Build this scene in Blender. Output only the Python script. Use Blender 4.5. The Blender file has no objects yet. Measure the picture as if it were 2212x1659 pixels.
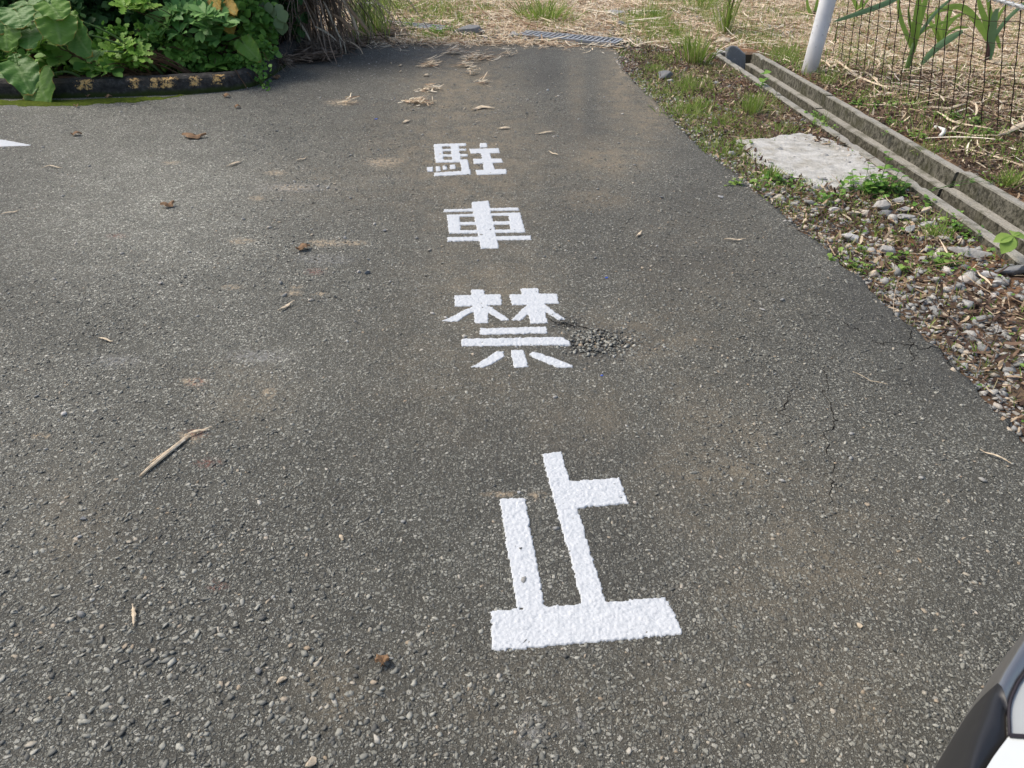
import bpy, bmesh, math
import numpy as np
from mathutils import Vector, Matrix
rng = np.random.default_rng(7)
D = bpy.data
SC = bpy.context.scene
COL = SC.collection

# ------------------------------------------------------------------ camera
CAMH, PITCH, ROLL, FPX = 1.5, math.radians(33.5), math.radians(1.5), 26/36*2212
cam_d = D.cameras.new("camera"); cam = D.objects.new("camera", cam_d); COL.objects.link(cam)
cam_d.sensor_width = 36; cam_d.lens = 26; cam_d.clip_start = 0.05; cam_d.clip_end = 600
cam_d.dof.use_dof = True; cam_d.dof.focus_distance = 3.2; cam_d.dof.aperture_fstop = 11
_f = Vector((0, math.cos(PITCH), -math.sin(PITCH))); _u = Vector((0, math.sin(PITCH), math.cos(PITCH))); _r = Vector((1, 0, 0))
_R = _r*math.cos(ROLL) + _u*math.sin(ROLL); _U = _u*math.cos(ROLL) - _r*math.sin(ROLL)
M = Matrix(((_R.x, _U.x, -_f.x, 0), (_R.y, _U.y, -_f.y, 0), (_R.z, _U.z, -_f.z, CAMH), (0, 0, 0, 1)))
cam.matrix_world = M
SC.camera = cam
# ------------------------------------------------------------------ sky, sun, exposure
SUN_EL, SUN_AZ = math.radians(54), math.radians(-72)      # azimuth from +y towards +x
w = D.worlds.new("World"); SC.world = w; w.use_nodes = True
wn = w.node_tree; bg = wn.nodes["Background"]
sky = wn.nodes.new("ShaderNodeTexSky"); sky.sky_type = 'NISHITA'; sky.sun_disc = False
sky.sun_elevation = SUN_EL; sky.sun_rotation = SUN_AZ; sky.air_density = 1.0; sky.dust_density = 4.0; sky.ozone_density = 1.0
wn.links.new(sky.outputs[0], bg.inputs[0]); bg.inputs[1].default_value = 0.13
sl = D.lights.new("sun", 'SUN'); sl.energy = 1.7; sl.angle = math.radians(20); sl.color = (1, .94, .84)
so = D.objects.new("sun", sl); COL.objects.link(so)
sd = Vector((math.sin(SUN_AZ)*math.cos(SUN_EL), math.cos(SUN_AZ)*math.cos(SUN_EL), math.sin(SUN_EL)))
so.rotation_euler = (-sd).to_track_quat('-Z', 'Y').to_euler(); so.location = (0, 0, 20)
SC.view_settings.view_transform = 'Standard'; SC.view_settings.look = 'None'
SC.view_settings.exposure = 0.5; SC.view_settings.gamma = 1

# ------------------------------------------------------------------ pixel <-> place (photo measured at 2212 px width)
def ray(p):
    x, y = p[0]-1106, -(p[1]-829.5)
    c, s = math.cos(ROLL), math.sin(ROLL)
    x, y = c*x - s*y, s*x + c*y
    return np.array([x, y*math.sin(PITCH) + FPX*math.cos(PITCH), y*math.cos(PITCH) - FPX*math.sin(PITCH)])
def W(px, py, z=0.0):
    d = ray((px, py)); t = (z-CAMH)/d[2]; return np.array([d[0]*t, d[1]*t, z])
def WY(px, py, y):                                   # where the sight line meets the upright plane at distance y
    d = ray((px, py)); t = y/d[1]; return np.array([d[0]*t, y, CAMH + d[2]*t])
def proj(x, y, z):
    x = np.asarray(x, float); y = np.asarray(y, float); z = np.asarray(z, float)-CAMH
    f = y*math.cos(PITCH) - z*math.sin(PITCH); u = y*math.sin(PITCH) + z*math.cos(PITCH)
    f = np.where(f < .02, .02, f)
    a, b = x/f*FPX, u/f*FPX
    c, s = math.cos(ROLL), math.sin(ROLL)
    return 1106 + c*a + s*b, 829.5 - (-s*a + c*b)
Z3 = lambda x, y: ((2500+x*.6926)/1.8228, (y*.6926)/1.8228)
Z5 = lambda x, y: ((3100+x*.42134)/1.8228, (y*.42134)/1.8228)
ZT = lambda x, y: ((2400+x*.3617)/1.8228, (y*.3617)/1.8228)
Z6 = lambda x, y: ((2900+x*.5118)/1.8228, (400+y*.5118)/1.8228)
ZA = lambda x, y: (x*.27125/1.8228, y*.27125/1.8228)
ZB = lambda x, y: ((500+x*.31646)/1.8228, (y*.31646)/1.8228)
ZC = lambda x, y: ((1000+x*.27125)/1.8228, (y*.27125)/1.8228)
ZD = lambda x, y: ((1000+x*.76854)/1.8228, (y*.76854)/1.8228)
K1 = lambda x, y: (x*.4973/1.8228, y*.4973/1.8228)

# ------------------------------------------------------------------ noise
def _hash(i, j, s):
    h = (i*374761393 + j*668265263 + s*2147483647) & 0xffffffff
    h = ((h ^ (h >> 13))*1274126177) & 0xffffffff
    return ((h ^ (h >> 16)) & 0xffff)/65535.0
def vnoise(x, y, s=0):
    x = np.asarray(x, float); y = np.asarray(y, float)
    i = np.floor(x).astype(np.int64); j = np.floor(y).astype(np.int64); fx, fy = x-i, y-j
    fx = fx*fx*(3-2*fx); fy = fy*fy*(3-2*fy)
    a = _hash(i, j, s); b = _hash(i+1, j, s); c = _hash(i, j+1, s); d = _hash(i+1, j+1, s)
    return (a*(1-fx)+b*fx)*(1-fy) + (c*(1-fx)+d*fx)*fy
def fbm(x, y, s=0, o=4):
    v = 0; a = .5
    for k in range(o):
        v = v + a*vnoise(x*2**k, y*2**k, s+k*17); a *= .5
    return v/(1-.5**o)

# ------------------------------------------------------------------ mesh helpers
def mkmesh(name, V, F, mat=None, smooth=False, attrs=None):
    me = D.meshes.new(name); V = np.asarray(V, np.float32)
    if isinstance(F, np.ndarray):
        n, k = F.shape
        me.vertices.add(len(V)); me.vertices.foreach_set("co", V.ravel())
        me.loops.add(n*k); me.loops.foreach_set("vertex_index", F.astype(np.int32).ravel())
        me.polygons.add(n); me.polygons.foreach_set("loop_start", np.arange(0, n*k, k, dtype=np.int32))
        me.polygons.foreach_set("loop_total", np.full(n, k, np.int32))
        me.update(calc_edges=True); me.validate()
    else:
        me.from_pydata([tuple(map(float, v)) for v in V], [], [tuple(int(i) for i in f) for f in F])
    if mat is not None: me.materials.append(mat)
    if smooth: me.polygons.foreach_set("use_smooth", np.ones(len(me.polygons), bool))
    if attrs:
        for k, v in attrs.items():
            a = me.attributes.new(k, 'FLOAT', 'POINT'); a.data.foreach_set("value", np.asarray(v, np.float32))
    me.update()
    return me
def link(name, me, parent=None, loc=None):
    o = D.objects.new(name, me); COL.objects.link(o)
    if parent is not None: o.parent = parent
    if loc is not None: o.location = loc
    return o
def tag(o, label=None, cat=None, group=None, kind=None):
    for k, v in (("label", label), ("category", cat), ("group", group), ("kind", kind)):
        if v: o[k] = v
    return o
def empty(name, loc, label, cat, group=None):
    o = D.objects.new(name, None); COL.objects.link(o); o.location = [float(v) for v in loc]; o.empty_display_size = .1
    return tag(o, label, cat, group)
class MB:
    def __init__(s): s.V = []; s.F = []; s.n = 0
    def add(s, V, F):
        V = np.asarray(V, float).reshape(-1, 3)
        s.V.append(V); s.F += [tuple(int(i)+s.n for i in f) for f in F]; s.n += len(V); return s
    def box(s, c, sz, ax=None):
        c = np.asarray(c, float); h = np.asarray(sz, float)/2
        A = np.eye(3) if ax is None else np.asarray(ax, float)
        V = [c + A.T @ (h*np.array(q)) for q in [(-1,-1,-1),(1,-1,-1),(1,1,-1),(-1,1,-1),(-1,-1,1),(1,-1,1),(1,1,1),(-1,1,1)]]
        return s.add(V, [(0,3,2,1),(4,5,6,7),(0,1,5,4),(1,2,6,5),(2,3,7,6),(3,0,4,7)])
    def tube(s, P, R, k=8, cap=True):
        P = np.asarray(P, float); R = np.broadcast_to(np.asarray(R, float), (len(P),))
        T = np.gradient(P, axis=0); T /= np.linalg.norm(T, axis=1)[:, None]+1e-12
        a = np.array([0, 0, 1.]) if abs(T[0][2]) < .9 else np.array([1., 0, 0])
        V = []
        for p, t, r in zip(P, T, R):
            n = a - t*(a@t); n /= np.linalg.norm(n); b = np.cross(t, n); a = n
            V += [p + r*(math.cos(q)*n + math.sin(q)*b) for q in np.linspace(0, 2*math.pi, k, endpoint=False)]
        F = [(i*k+j, i*k+(j+1) % k, (i+1)*k+(j+1) % k, (i+1)*k+j) for i in range(len(P)-1) for j in range(k)]
        if cap: F += [tuple(range(k))[::-1], tuple(range((len(P)-1)*k, len(P)*k))]
        return s.add(V, F)
    def mesh(s, name, mat, smooth=False):
        return mkmesh(name, np.concatenate(s.V), s.F, mat, smooth)
    def obj(s, name, mat, parent=None, smooth=False):
        V = np.concatenate(s.V)
        if parent is not None: V = V - np.array(parent.location)
        return link(name, mkmesh(name, V, s.F, mat, smooth), parent)
def nrm(v): v = np.asarray(v, float); return v/(np.linalg.norm(v, axis=-1, keepdims=True)+1e-12)
def blades(P, Dr, L, Wd, droop, seg=4, side=None, prof=None):
    """n curved tapering ribbons, returns verts, quads"""
    P = np.asarray(P, float); n = len(P); Dr = nrm(Dr)
    L = np.broadcast_to(L, (n,)); Wd = np.broadcast_to(Wd, (n,)); droop = np.broadcast_to(droop, (n,))
    if side is None:
        a = rng.uniform(0, 2*math.pi, n); up = np.stack([np.cos(a), np.sin(a), 0*a], 1)
        side = np.cross(Dr, up)
    side = nrm(side)
    t = np.linspace(0, 1, seg+1)
    C = P[:, None, :] + (Dr*L[:, None])[:, None, :]*t[None, :, None]
    C[..., 2] -= (L*droop)[:, None]*(t**2)[None, :]
    pr = (np.minimum(1, .55+t*1.5)*np.sqrt(np.clip(1-t**2.2, .004, 1))) if prof is None else prof(t)
    off = side[:, None, :]*(Wd[:, None]*pr[None, :]/2)[..., None]
    V = np.stack([C-off, C+off], 2).reshape(-1, 3)
    b = (np.arange(n)*(seg+1)*2)[:, None] + (np.arange(seg)*2)[None, :]
    F = np.stack([b, b+1, b+3, b+2], -1).reshape(-1, 4)
    return V, F
def stamp(TV, TF, O, X, Y, Z, S):
    """copies of a small template into one mesh"""
    TV = np.asarray(TV, float); TF = np.asarray(TF); n = len(O); S = np.asarray(S, float)
    if S.ndim == 1: S = np.repeat(S[:, None], 3, 1)
    V = (O[:, None, :] + TV[None, :, 0:1]*(X*S[:, 0:1])[:, None, :] + TV[None, :, 1:2]*(Y*S[:, 1:2])[:, None, :] + TV[None, :, 2:3]*(Z*S[:, 2:3])[:, None, :]).reshape(-1, 3)
    F = (TF[None] + (np.arange(n)*len(TV))[:, None, None]).reshape(-1, TF.shape[1])
    return V, F
def cat(parts):
    Vs, Fs, n = [], [], 0
    for V, F in parts:
        Vs.append(V); Fs.append(F+n); n += len(V)
    return np.concatenate(Vs), np.concatenate(Fs)
def ico(sub=1):
    bm = bmesh.new(); bmesh.ops.create_icosphere(bm, subdivisions=sub, radius=1)
    V = np.array([v.co[:] for v in bm.verts]); F = np.array([[v.index for v in f.verts] for f in bm.faces]); bm.free(); return V, F
ICO1, ICO2, ICO3 = ico(1), ico(2), ico(4)
def frames(n, tilt=.25):
    a = rng.uniform(0, 2*math.pi, n)
    Zv = nrm(np.stack([rng.normal(0, tilt, n), rng.normal(0, tilt, n), np.ones(n)], 1))
    X = nrm(np.cross(np.stack([np.cos(a), np.sin(a), 0*a], 1), Zv)); Y = np.cross(Zv, X)
    return X, Y, Zv

# ------------------------------------------------------------------ materials
class NT:
    def __init__(s, name, rough=.8, spec=.3):
        s.m = D.materials.new(name); s.m.use_nodes = True; s.t = s.m.node_tree; s.b = s.t.nodes["Principled BSDF"]
        s.b.inputs["Roughness"].default_value = rough; s.b.inputs["Specular IOR Level"].default_value = spec
        s.tc = s.t.nodes.new("ShaderNodeNewGeometry"); s.P = s.tc.outputs["Position"]
    def n(s, typ, **kw):
        nd = s.t.nodes.new(typ)
        for k, v in kw.items(): setattr(nd, k, v)
        return nd
    def L(s, a, b): s.t.links.new(a, b)
    def setin(s, sock, v):
        if isinstance(v, bpy.types.NodeSocket): s.L(v, sock)
        else: sock.default_value = v
    def noise(s, scale, detail=3, rough=.55, vec=None, dist=0):
        n = s.n("ShaderNodeTexNoise"); n.inputs["Scale"].default_value = scale; n.inputs["Detail"].default_value = detail
        n.inputs["Roughness"].default_value = rough; n.inputs["Distortion"].default_value = dist; s.L(vec or s.P, n.inputs["Vector"]); return n.outputs["Fac"]
    def vor(s, scale, feature='F1', vec=None, rnd=1):
        n = s.n("ShaderNodeTexVoronoi", feature=feature); n.inputs["Scale"].default_value = scale; n.inputs["Randomness"].default_value = rnd
        s.L(vec or s.P, n.inputs["Vector"]); return n
    def map(s, v, a, b, c=0., d=1., smooth=False):
        n = s.n("ShaderNodeMapRange"); n.clamp = True
        if smooth: n.interpolation_type = 'SMOOTHSTEP'
        s.setin(n.inputs[0], v)
        for i, q in zip((1, 2, 3, 4), (a, b, c, d)): s.setin(n.inputs[i], q)
        return n.outputs[0]
    def math(s, op, a, b=0.):
        n = s.n("ShaderNodeMath", operation=op); s.setin(n.inputs[0], a); s.setin(n.inputs[1], b); return n.outputs[0]
    def mix(s, f, a, b, mode='MIX'):
        n = s.n("ShaderNodeMix", data_type='RGBA', blend_type=mode); s.setin(n.inputs[0], f)
        for sock, v in ((n.inputs[6], a), (n.inputs[7], b)):
            if isinstance(v, bpy.types.NodeSocket): s.L(v, sock)
            else: sock.default_value = (*v, 1) if len(v) == 3 else v
        return n.outputs[2]
    def ramp(s, v, stops):
        n = s.n("ShaderNodeValToRGB"); s.L(v, n.inputs[0]); e = n.color_ramp.elements
        while len(e) < len(stops): e.new(.5)
        for q, (p, c) in zip(e, stops): q.position = p; q.color = (*c, 1)
        return n.outputs[0]
    def attr(s, name):
        n = s.n("ShaderNodeAttribute"); n.attribute_name = name; return n.outputs["Fac"]
    def sep(s, v):
        n = s.n("ShaderNodeSeparateXYZ"); s.L(v, n.inputs[0]); return n.outputs
    def island(s): return s.tc.outputs["Random Per Island"]
    def bump(s, h, dist=.004, st=1.):
        n = s.n("ShaderNodeBump"); n.inputs["Distance"].default_value = dist; n.inputs["Strength"].default_value = st
        s.L(h, n.inputs["Height"]); s.L(n.outputs[0], s.b.inputs["Normal"]); return n
    def col(s, c): s.setin(s.b.inputs["Base Color"], c if isinstance(c, bpy.types.NodeSocket) else (*c, 1)); return s
    def translucent(s, c, f=.3):
        t = s.n("ShaderNodeBsdfTranslucent"); s.setin(t.inputs[0], c if isinstance(c, bpy.types.NodeSocket) else (*c, 1))
        m = s.n("ShaderNodeMixShader"); m.inputs[0].default_value = f
        out = s.t.nodes["Material Output"]; s.L(s.b.outputs[0], m.inputs[1]); s.L(t.outputs[0], m.inputs[2]); s.L(m.outputs[0], out.inputs[0]); return s

def m_asphalt():
    t = NT("worn_asphalt", .85, .35)
    warp = t.n("ShaderNodeVectorMath", operation='MULTIPLY'); t.L(t.P, warp.inputs[0]); warp.inputs[1].default_value = (1, 1, .4)
    P = warp.outputs[0]
    va = t.vor(95, vec=P); ea = t.vor(95, 'DISTANCE_TO_EDGE', vec=P)
    vb = t.vor(210, vec=P); eb = t.vor(210, 'DISTANCE_TO_EDGE', vec=P)
    ra = t.sep(va.outputs["Color"]); rb = t.sep(vb.outputs["Color"])
    worn = t.map(t.noise(.9, 3), .4, .62)
    # big chips: some cells only, angular
    lim = t.map(worn, 0, 1, .62, .30)
    chipA = t.math('MULTIPLY', t.map(ea.outputs["Distance"], .10, .16), t.math('GREATER_THAN', ra[0], lim))
    chipB = t.math('MULTIPLY', t.map(eb.outputs["Distance"], .08, .16), t.math('GREATER_THAN', rb[0], .30))
    base = t.ramp(t.noise(330, 2), [(.3, (.029, .029, .025)), (.7, (.125, .121, .100))])
    cB = t.ramp(rb[1], [(0, (.07, .07, .060)), (.5, (.175, .174, .148)), (1, (.38, .38, .33))])
    cA = t.ramp(ra[1], [(0, (.09, .09, .079)), (.5, (.20, .20, .172)), (.85, (.31, .31, .265)), (1, (.45, .44, .385))])
    c = t.mix(chipB, base, cB); c = t.mix(chipA, c, cA)
    # large tonal drift and wear; pale lift paints in the brighter, less shaded left
    drift = t.map(t.noise(.55, 4), .3, .7, .80, 1.16)
    drift2 = t.map(t.noise(5, 4), .3, .7, .88, 1.12)
    g = t.n("ShaderNodeVectorMath", operation='SCALE'); t.L(c, g.inputs[0]); t.L(t.math('MULTIPLY', t.math('MULTIPLY', drift, drift2), t.math('ADD', 1., t.math('MULTIPLY', t.attr("pale"), .75))), g.inputs[3]); c = g.outputs[0]
    dust = t.attr("dust")
    dm = t.map(t.math('MULTIPLY', dust, t.math('MULTIPLY', t.map(t.noise(7, 7, .7), .38, .62, .25, 1.3), t.map(t.noise(45, 4, .7), .35, .6, .45, 1.15))), 0, 1)
    dcol = t.ramp(t.noise(140, 3), [(.3, (.17, .138, .090)), (.7, (.40, .335, .235))])
    c = t.mix(t.math('MULTIPLY', dm, .80), c, dcol)
    # clean dark patches; painted shade too, beside the bush and near the camera
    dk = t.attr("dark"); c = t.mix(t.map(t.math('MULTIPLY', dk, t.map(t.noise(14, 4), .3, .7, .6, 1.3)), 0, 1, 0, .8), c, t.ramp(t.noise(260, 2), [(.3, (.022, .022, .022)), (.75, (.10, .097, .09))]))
    sp = t.attr("spot"); c = t.mix(t.map(t.math('MULTIPLY', sp, t.map(t.noise(40, 6, .7), .38, .62, 0, 1.4)), .15, 1., 0, .7), c, (.52, .42, .29))
    rd = t.attr("red"); c = t.mix(t.map(t.math('MULTIPLY', rd, t.map(t.noise(90, 3), .4, .6, 0, 1.3)), .2, 1., 0, .32), c, (.35, .09, .06))
    wh = t.attr("chalk"); c = t.mix(t.map(t.math('MULTIPLY', wh, t.map(t.noise(50, 5), .4, .65, 0, 1.4)), .1, 1., 0, .35), c, (.45, .45, .44))
    ck = t.attr("crack"); c = t.mix(t.map(ck, .2, .8, 0, .92), c, (.018, .017, .016))
    t.col(c)
    h = t.math('ADD', t.math('MULTIPLY', t.math('MULTIPLY', t.map(ea.outputs["Distance"], 0, .25), t.math('GREATER_THAN', ra[0], lim)), 1.),
               t.math('MULTIPLY', t.map(eb.outputs["Distance"], 0, .25), t.math('ADD', .2, t.math('MULTIPLY', rb[0], .5))))
    h = t.math('ADD', h, t.math('MULTIPLY', t.noise(500, 2), .4))
    t.bump(t.math('ADD', h, t.math('MULTIPLY', ck, -2.)), .0035, 1.)
    return t.m
def m_chip():
    t = NT("aggregate_chip", .7, .4); r = t.island()
    c = t.ramp(r, [(0, (.07, .071, .063)), (.4, (.17, .171, .148)), (.72, (.28, .28, .24)), (.9, (.42, .415, .355)), (.96, (.34, .26, .17)), (1, (.52, .51, .45))])
    c = t.mix(t.map(t.noise(260, 3), .3, .7, 0, .35), c, (.15, .148, .14)); t.col(c); t.bump(t.noise(500, 3), .001, .5); return t.m
def m_paint():
    t = NT("white_road_paint", .55, .35)
    c = t.ramp(t.noise(30, 5), [(.25, (.50, .53, .555)), (.65, (.585, .61, .63))])
    v = t.vor(120); c = t.mix(t.math('MULTIPLY', t.map(v.outputs["Distance"], .35, .75), .22), c, (.42, .445, .465))
    gr = t.map(t.noise(75, 6, .7), .74, .80, 0, .4); c = t.mix(gr, c, (.25, .245, .235))
    t.col(c); t.bump(t.math('ADD', t.map(t.vor(105).outputs["Distance"], 0, .7, 1, 0), t.math('MULTIPLY', t.noise(240, 3), .8)), .003, .45); return t.m
def m_ground():
    t = NT("soil", .95, .15)
    c = t.ramp(t.noise(6, 6, .65), [(.25, (.05, .033, .022)), (.5, (.13, .088, .056)), (.75, (.27, .20, .13))])
    c = t.mix(t.map(t.noise(1.3, 4), .45, .65, 0, .55), c, (.30, .15, .075))
    v = t.vor(38); r = t.sep(v.outputs["Color"]); e = t.vor(38, 'DISTANCE_TO_EDGE')
    peb = t.math('MULTIPLY', t.map(e.outputs["Distance"], .05, .14), t.map(t.math('ADD', r[0], t.attr("gravel")), .85, .95))
    c = t.mix(peb, c, t.ramp(r[1], [(0, (.10, .105, .10)), (.6, (.26, .255, .235)), (1, (.48, .45, .39))]))
    c = t.mix(t.map(t.noise(2.2, 5), .55, .7, 0, .5), c, (.075, .105, .03))
    t.col(c); t.bump(t.math('ADD', t.noise(60, 5, .7), t.math('MULTIPLY', peb, .8)), .012, 1.); return t.m
def m_concrete(name="concrete", lo=(.035, .033, .024), hi=(.20, .19, .15), streak=True):
    t = NT(name, .9, .2)
    sc = t.n("ShaderNodeVectorMath", operation='MULTIPLY'); t.L(t.P, sc.inputs[0]); sc.inputs[1].default_value = (1, 1, .8 if streak else 1)
    c = t.ramp(t.noise(30, 7, .8, vec=sc.outputs[0]), [(.42, lo), (.6, hi)])
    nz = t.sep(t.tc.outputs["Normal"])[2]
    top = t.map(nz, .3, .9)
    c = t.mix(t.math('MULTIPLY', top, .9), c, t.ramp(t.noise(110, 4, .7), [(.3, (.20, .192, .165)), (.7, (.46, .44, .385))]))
    c = t.mix(t.map(t.noise(7, 5, .65), .5, .64, 0, .6), c, (.06, .06, .03))
    if streak:
        z = t.sep(t.P)[2]; c = t.mix(t.map(t.math('ADD', z, t.math('MULTIPLY', t.noise(14, 3), .06)), -.08, -.24, 0, .7), c, (.06, .05, .03))
    t.col(c); t.bump(t.math('ADD', t.noise(180, 5, .7), t.noise(30, 3)), .003, .5); return t.m
def m_slab():
    t = NT("rough_white_concrete", .95, .15)
    c = t.ramp(t.noise(12, 7, .7), [(.3, (.36, .35, .31)), (.5, (.56, .55, .51)), (.72, (.70, .69, .65))])
    c = t.mix(t.map(t.noise(90, 5, .75), .56, .68, 0, .6), c, (.24, .23, .20))
    c = t.mix(t.map(t.noise(5, 5, .6, dist=1.), .5, .66, 0, .55), c, (.30, .27, .20)); t.col(c); t.bump(t.math('ADD', t.noise(35, 6, .75), t.math('MULTIPLY', t.noise(160, 3), .4)), .015, 1.); return t.m
def m_stone(name, stops, sc=1):
    t = NT(name, .8, .3); c = t.ramp(t.island(), stops)
    c = t.mix(t.map(t.noise(45*sc, 5, .7), .35, .7, 0, .55), c, (.20, .185, .16))
    wv = t.noise(25, 4, .6, dist=2.); c = t.mix(t.map(wv, .58, .66, 0, .4), c, (.5, .49, .46))
    t.col(c); t.bump(t.noise(90*sc, 5, .7), .006, .8); return t.m
def m_leaf(name, stops, rough=.45, tr=.25, veins=False, spec=.4, bump=30):
    t = NT(name, rough+.12, spec*.7); c = t.ramp(t.island(), stops)
    c = t.mix(t.map(t.noise(18, 4), .3, .7, 0, .35), c, t.mix(.5, c, (.02, .05, .015)))
    if veins:
        v = t.attr("vein"); yl = t.attr("edge")
        c = t.mix(t.math('MULTIPLY', v, .38), c, (.30, .42, .16))
        c = t.mix(t.map(t.math('ADD', yl, t.math('MULTIPLY', t.noise(22, 3), .9)), 1.32, 1.42, 0, .85), c, (.42, .30, .07))
        c = t.mix(t.map(t.noise(9, 3), .6, .72, 0, .4), c, (.20, .30, .10))
        t.bump(t.math('ADD', t.math('MULTIPLY', v, -.5), t.math('MULTIPLY', t.noise(14, 3), 1.2)), .008, .8)
    t.col(c); t.translucent(c, tr); return t.m
def m_straw(name, stops, tr=.15):
    t = NT(name, .7, .3); c = t.ramp(t.island(), stops)
    c = t.mix(t.map(t.noise(60, 4), .4, .75, 0, .4), c, (.16, .10, .06)); t.col(c); t.translucent(c, tr); return t.m
def m_simple(name, c, rough=.5, spec=.5, metal=0, coat=0):
    t = NT(name, rough, spec); t.b.inputs["Metallic"].default_value = metal; t.b.inputs["Coat Weight"].default_value = coat
    t.b.inputs["Coat Roughness"].default_value = .03
    t.col(t.mix(t.map(t.noise(12, 4), .3, .7, 0, .12), c, tuple(x*.6 for x in c))); return t.m
def m_kerb():
    t = NT("weathered_kerb", .9, .2)
    c = t.ramp(t.noise(22, 6, .7), [(.3, (.022, .021, .020)), (.55, (.06, .057, .052)), (.8, (.17, .16, .15))])
    flake = t.map(t.math('ADD', t.noise(34, 8, .85), t.math('MULTIPLY', t.attr("flake"), .36)), .60, .63)
    c = t.mix(t.math('MULTIPLY', flake, .95), c, t.ramp(t.noise(70, 3), [(.3, (.80, .44, .13)), (.7, (.92, .66, .30))]))
    z = t.sep(t.P)[2]; c = t.mix(t.map(t.math('ADD', z, t.math('MULTIPLY', t.noise(12, 3), .05)), .075, .045, 0, .85), c, (.045, .065, .010))
    t.col(c); t.bump(t.noise(70, 6, .7), .01, .9); return t.m
def m_post():
    t = NT("grey_white_plastic", .5, .4)
    c = t.ramp(t.noise(7, 4), [(.3, (.74, .76, .78)), (.7, (.88, .89, .9))])
    sp = t.map(t.noise(34, 5, .7), .62, .68, 0, .75); c = t.mix(sp, c, (.16, .16, .16))
    z = t.sep(t.P)[2]; c = t.mix(t.map(t.math('ADD', z, t.math('MULTIPLY', t.noise(20, 3), .1)), .4, .02, 0, .75), c, (.22, .20, .15))
    t.col(c); t.bump(t.noise(60, 3), .002, .4); return t.m
MA = dict(asphalt=m_asphalt(), chip=m_chip(), paint=m_paint(), soil=m_ground(), concrete=m_concrete(), slab=m_slab(), kerb=m_kerb(), post=m_post())
MA['gravel'] = m_stone("gravel_stone", [(0, (.18, .19, .19)), (.4, (.34, .345, .33)), (.7, (.52, .51, .47)), (.88, (.56, .46, .33)), (1, (.75, .73, .69))])
MA['rock'] = m_stone("grey_rock", [(0, (.34, .34, .33)), (1, (.42, .41, .39))], .6)
MA['rock_pale'] = m_stone("pale_rock", [(0, (.58, .57, .54)), (1, (.66, .65, .62))], .6)
MA['rock_tan'] = m_stone("tan_rock", [(0, (.52, .43, .30)), (1, (.6, .50, .36))], .6)
MA['rock_dark'] = m_stone("dark_rock", [(0, (.15, .17, .18)), (1, (.2, .21, .22))], .6)
MA['straw'] = m_straw("dry_straw", [(0, (.20, .11, .06)), (.15, (.42, .28, .17)), (.4, (.74, .58, .40)), (.75, (.88, .77, .57)), (1, (.93, .87, .72))])
MA['litter'] = m_straw("brown_litter", [(0, (.025, .016, .012)), (.4, (.08, .048, .034)), (.68, (.20, .13, .085)), (.86, (.45, .33, .21)), (1, (.72, .61, .44))])
MA['deadcane'] = m_straw("dead_cane_leaf", [(0, (.10, .075, .055)), (.4, (.22, .165, .12)), (.75, (.36, .28, .21)), (1, (.58, .47, .36))])
MA['grass'] = m_leaf("grass_blade", [(0, (.15, .25, .04)), (.4, (.26, .38, .07)), (.75, (.36, .46, .12)), (.9, (.52, .52, .22)), (1, (.66, .58, .34))], .5, .4)
MA['weed'] = m_leaf("weed_leaf", [(0, (0.098, 0.224, 0.028)), (.5, (0.168, 0.350, 0.056)), (1, (0.294, 0.476, 0.098))], .45, .3)
MA['weedlight'] = m_leaf("pale_weed_leaf", [(0, (0.188, 0.338, 0.062)), (1, (0.375, 0.525, 0.125))], .45, .35)
MA['bushdark'] = m_leaf("dark_bush_leaf", [(0, (0.024, 0.068, 0.016)), (.5, (0.047, 0.121, 0.027)), (1, (0.081, 0.176, 0.047))], .38, .2)
MA['whorl'] = m_leaf("whorl_leaf", [(0, (0.096, 0.240, 0.056)), (.5, (0.160, 0.352, 0.088)), (1, (0.256, 0.464, 0.136))], .42, .25)
MA['lime'] = m_leaf("bright_leaf", [(0, (0.182, 0.364, 0.046)), (1, (0.338, 0.546, 0.091))], .42, .3)
MA['vine'] = m_leaf("vine_leaf", [(0, (0.087, 0.217, 0.036)), (.6, (0.160, 0.348, 0.058)), (1, (0.275, 0.478, 0.102))], .45, .3)
MA['taro'] = m_leaf("elephant_ear_leaf", [(0, (0.068, 0.173, 0.030)), (.5, (0.098, 0.240, 0.045)), (1, (0.150, 0.300, 0.068))], .38, .22, veins=True)
MA['tarowarm'] = m_leaf("elephant_ear_light_leaf", [(0, (0.135, 0.285, 0.038)), (1, (0.195, 0.360, 0.060))], .38, .3, veins=True)
MA['yellow'] = m_leaf("yellow_leaf", [(0, (.42, .27, .05)), (1, (.55, .36, .08))], .5, .25, veins=True)
MA['cane'] = m_leaf("cane_leaf", [(0, (.17, .32, .05)), (.5, (.26, .42, .08)), (1, (.42, .56, .16))], .42, .4)
MA['caneblue'] = m_leaf("cane_leaf_bluish", [(0, (0.135, 0.255, 0.135)), (1, (0.225, 0.360, 0.180))], .42, .3)
MA['stem'] = m_simple("brown_stem", (.10, .06, .035), .8, .2)
MA['greenstem'] = m_simple("green_stem", (.10, .17, .05), .6, .3)
MA['purplestem'] = m_simple("purple_brown_stem", (.09, .05, .045), .7, .2)
MA['wire'] = m_simple("rusty_wire", (.035, .020, .016), .7, .3)
MA['barb'] = m_simple("pale_coated_wire", (.55, .57, .58), .5, .4)
MA['galv'] = m_simple("galvanised_steel", (.50, .51, .52), .45, .5, .55)
MA['moss'] = (lambda t: (t.col(t.ramp(t.noise(40, 5, .7), [(.3, (.035, .05, .008)), (.6, (.10, .135, .015)), (.8, (.17, .20, .03))])), t.bump(t.noise(150, 4), .006, 1.), t.m)[-1])(NT("moss", .95, .1))
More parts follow.
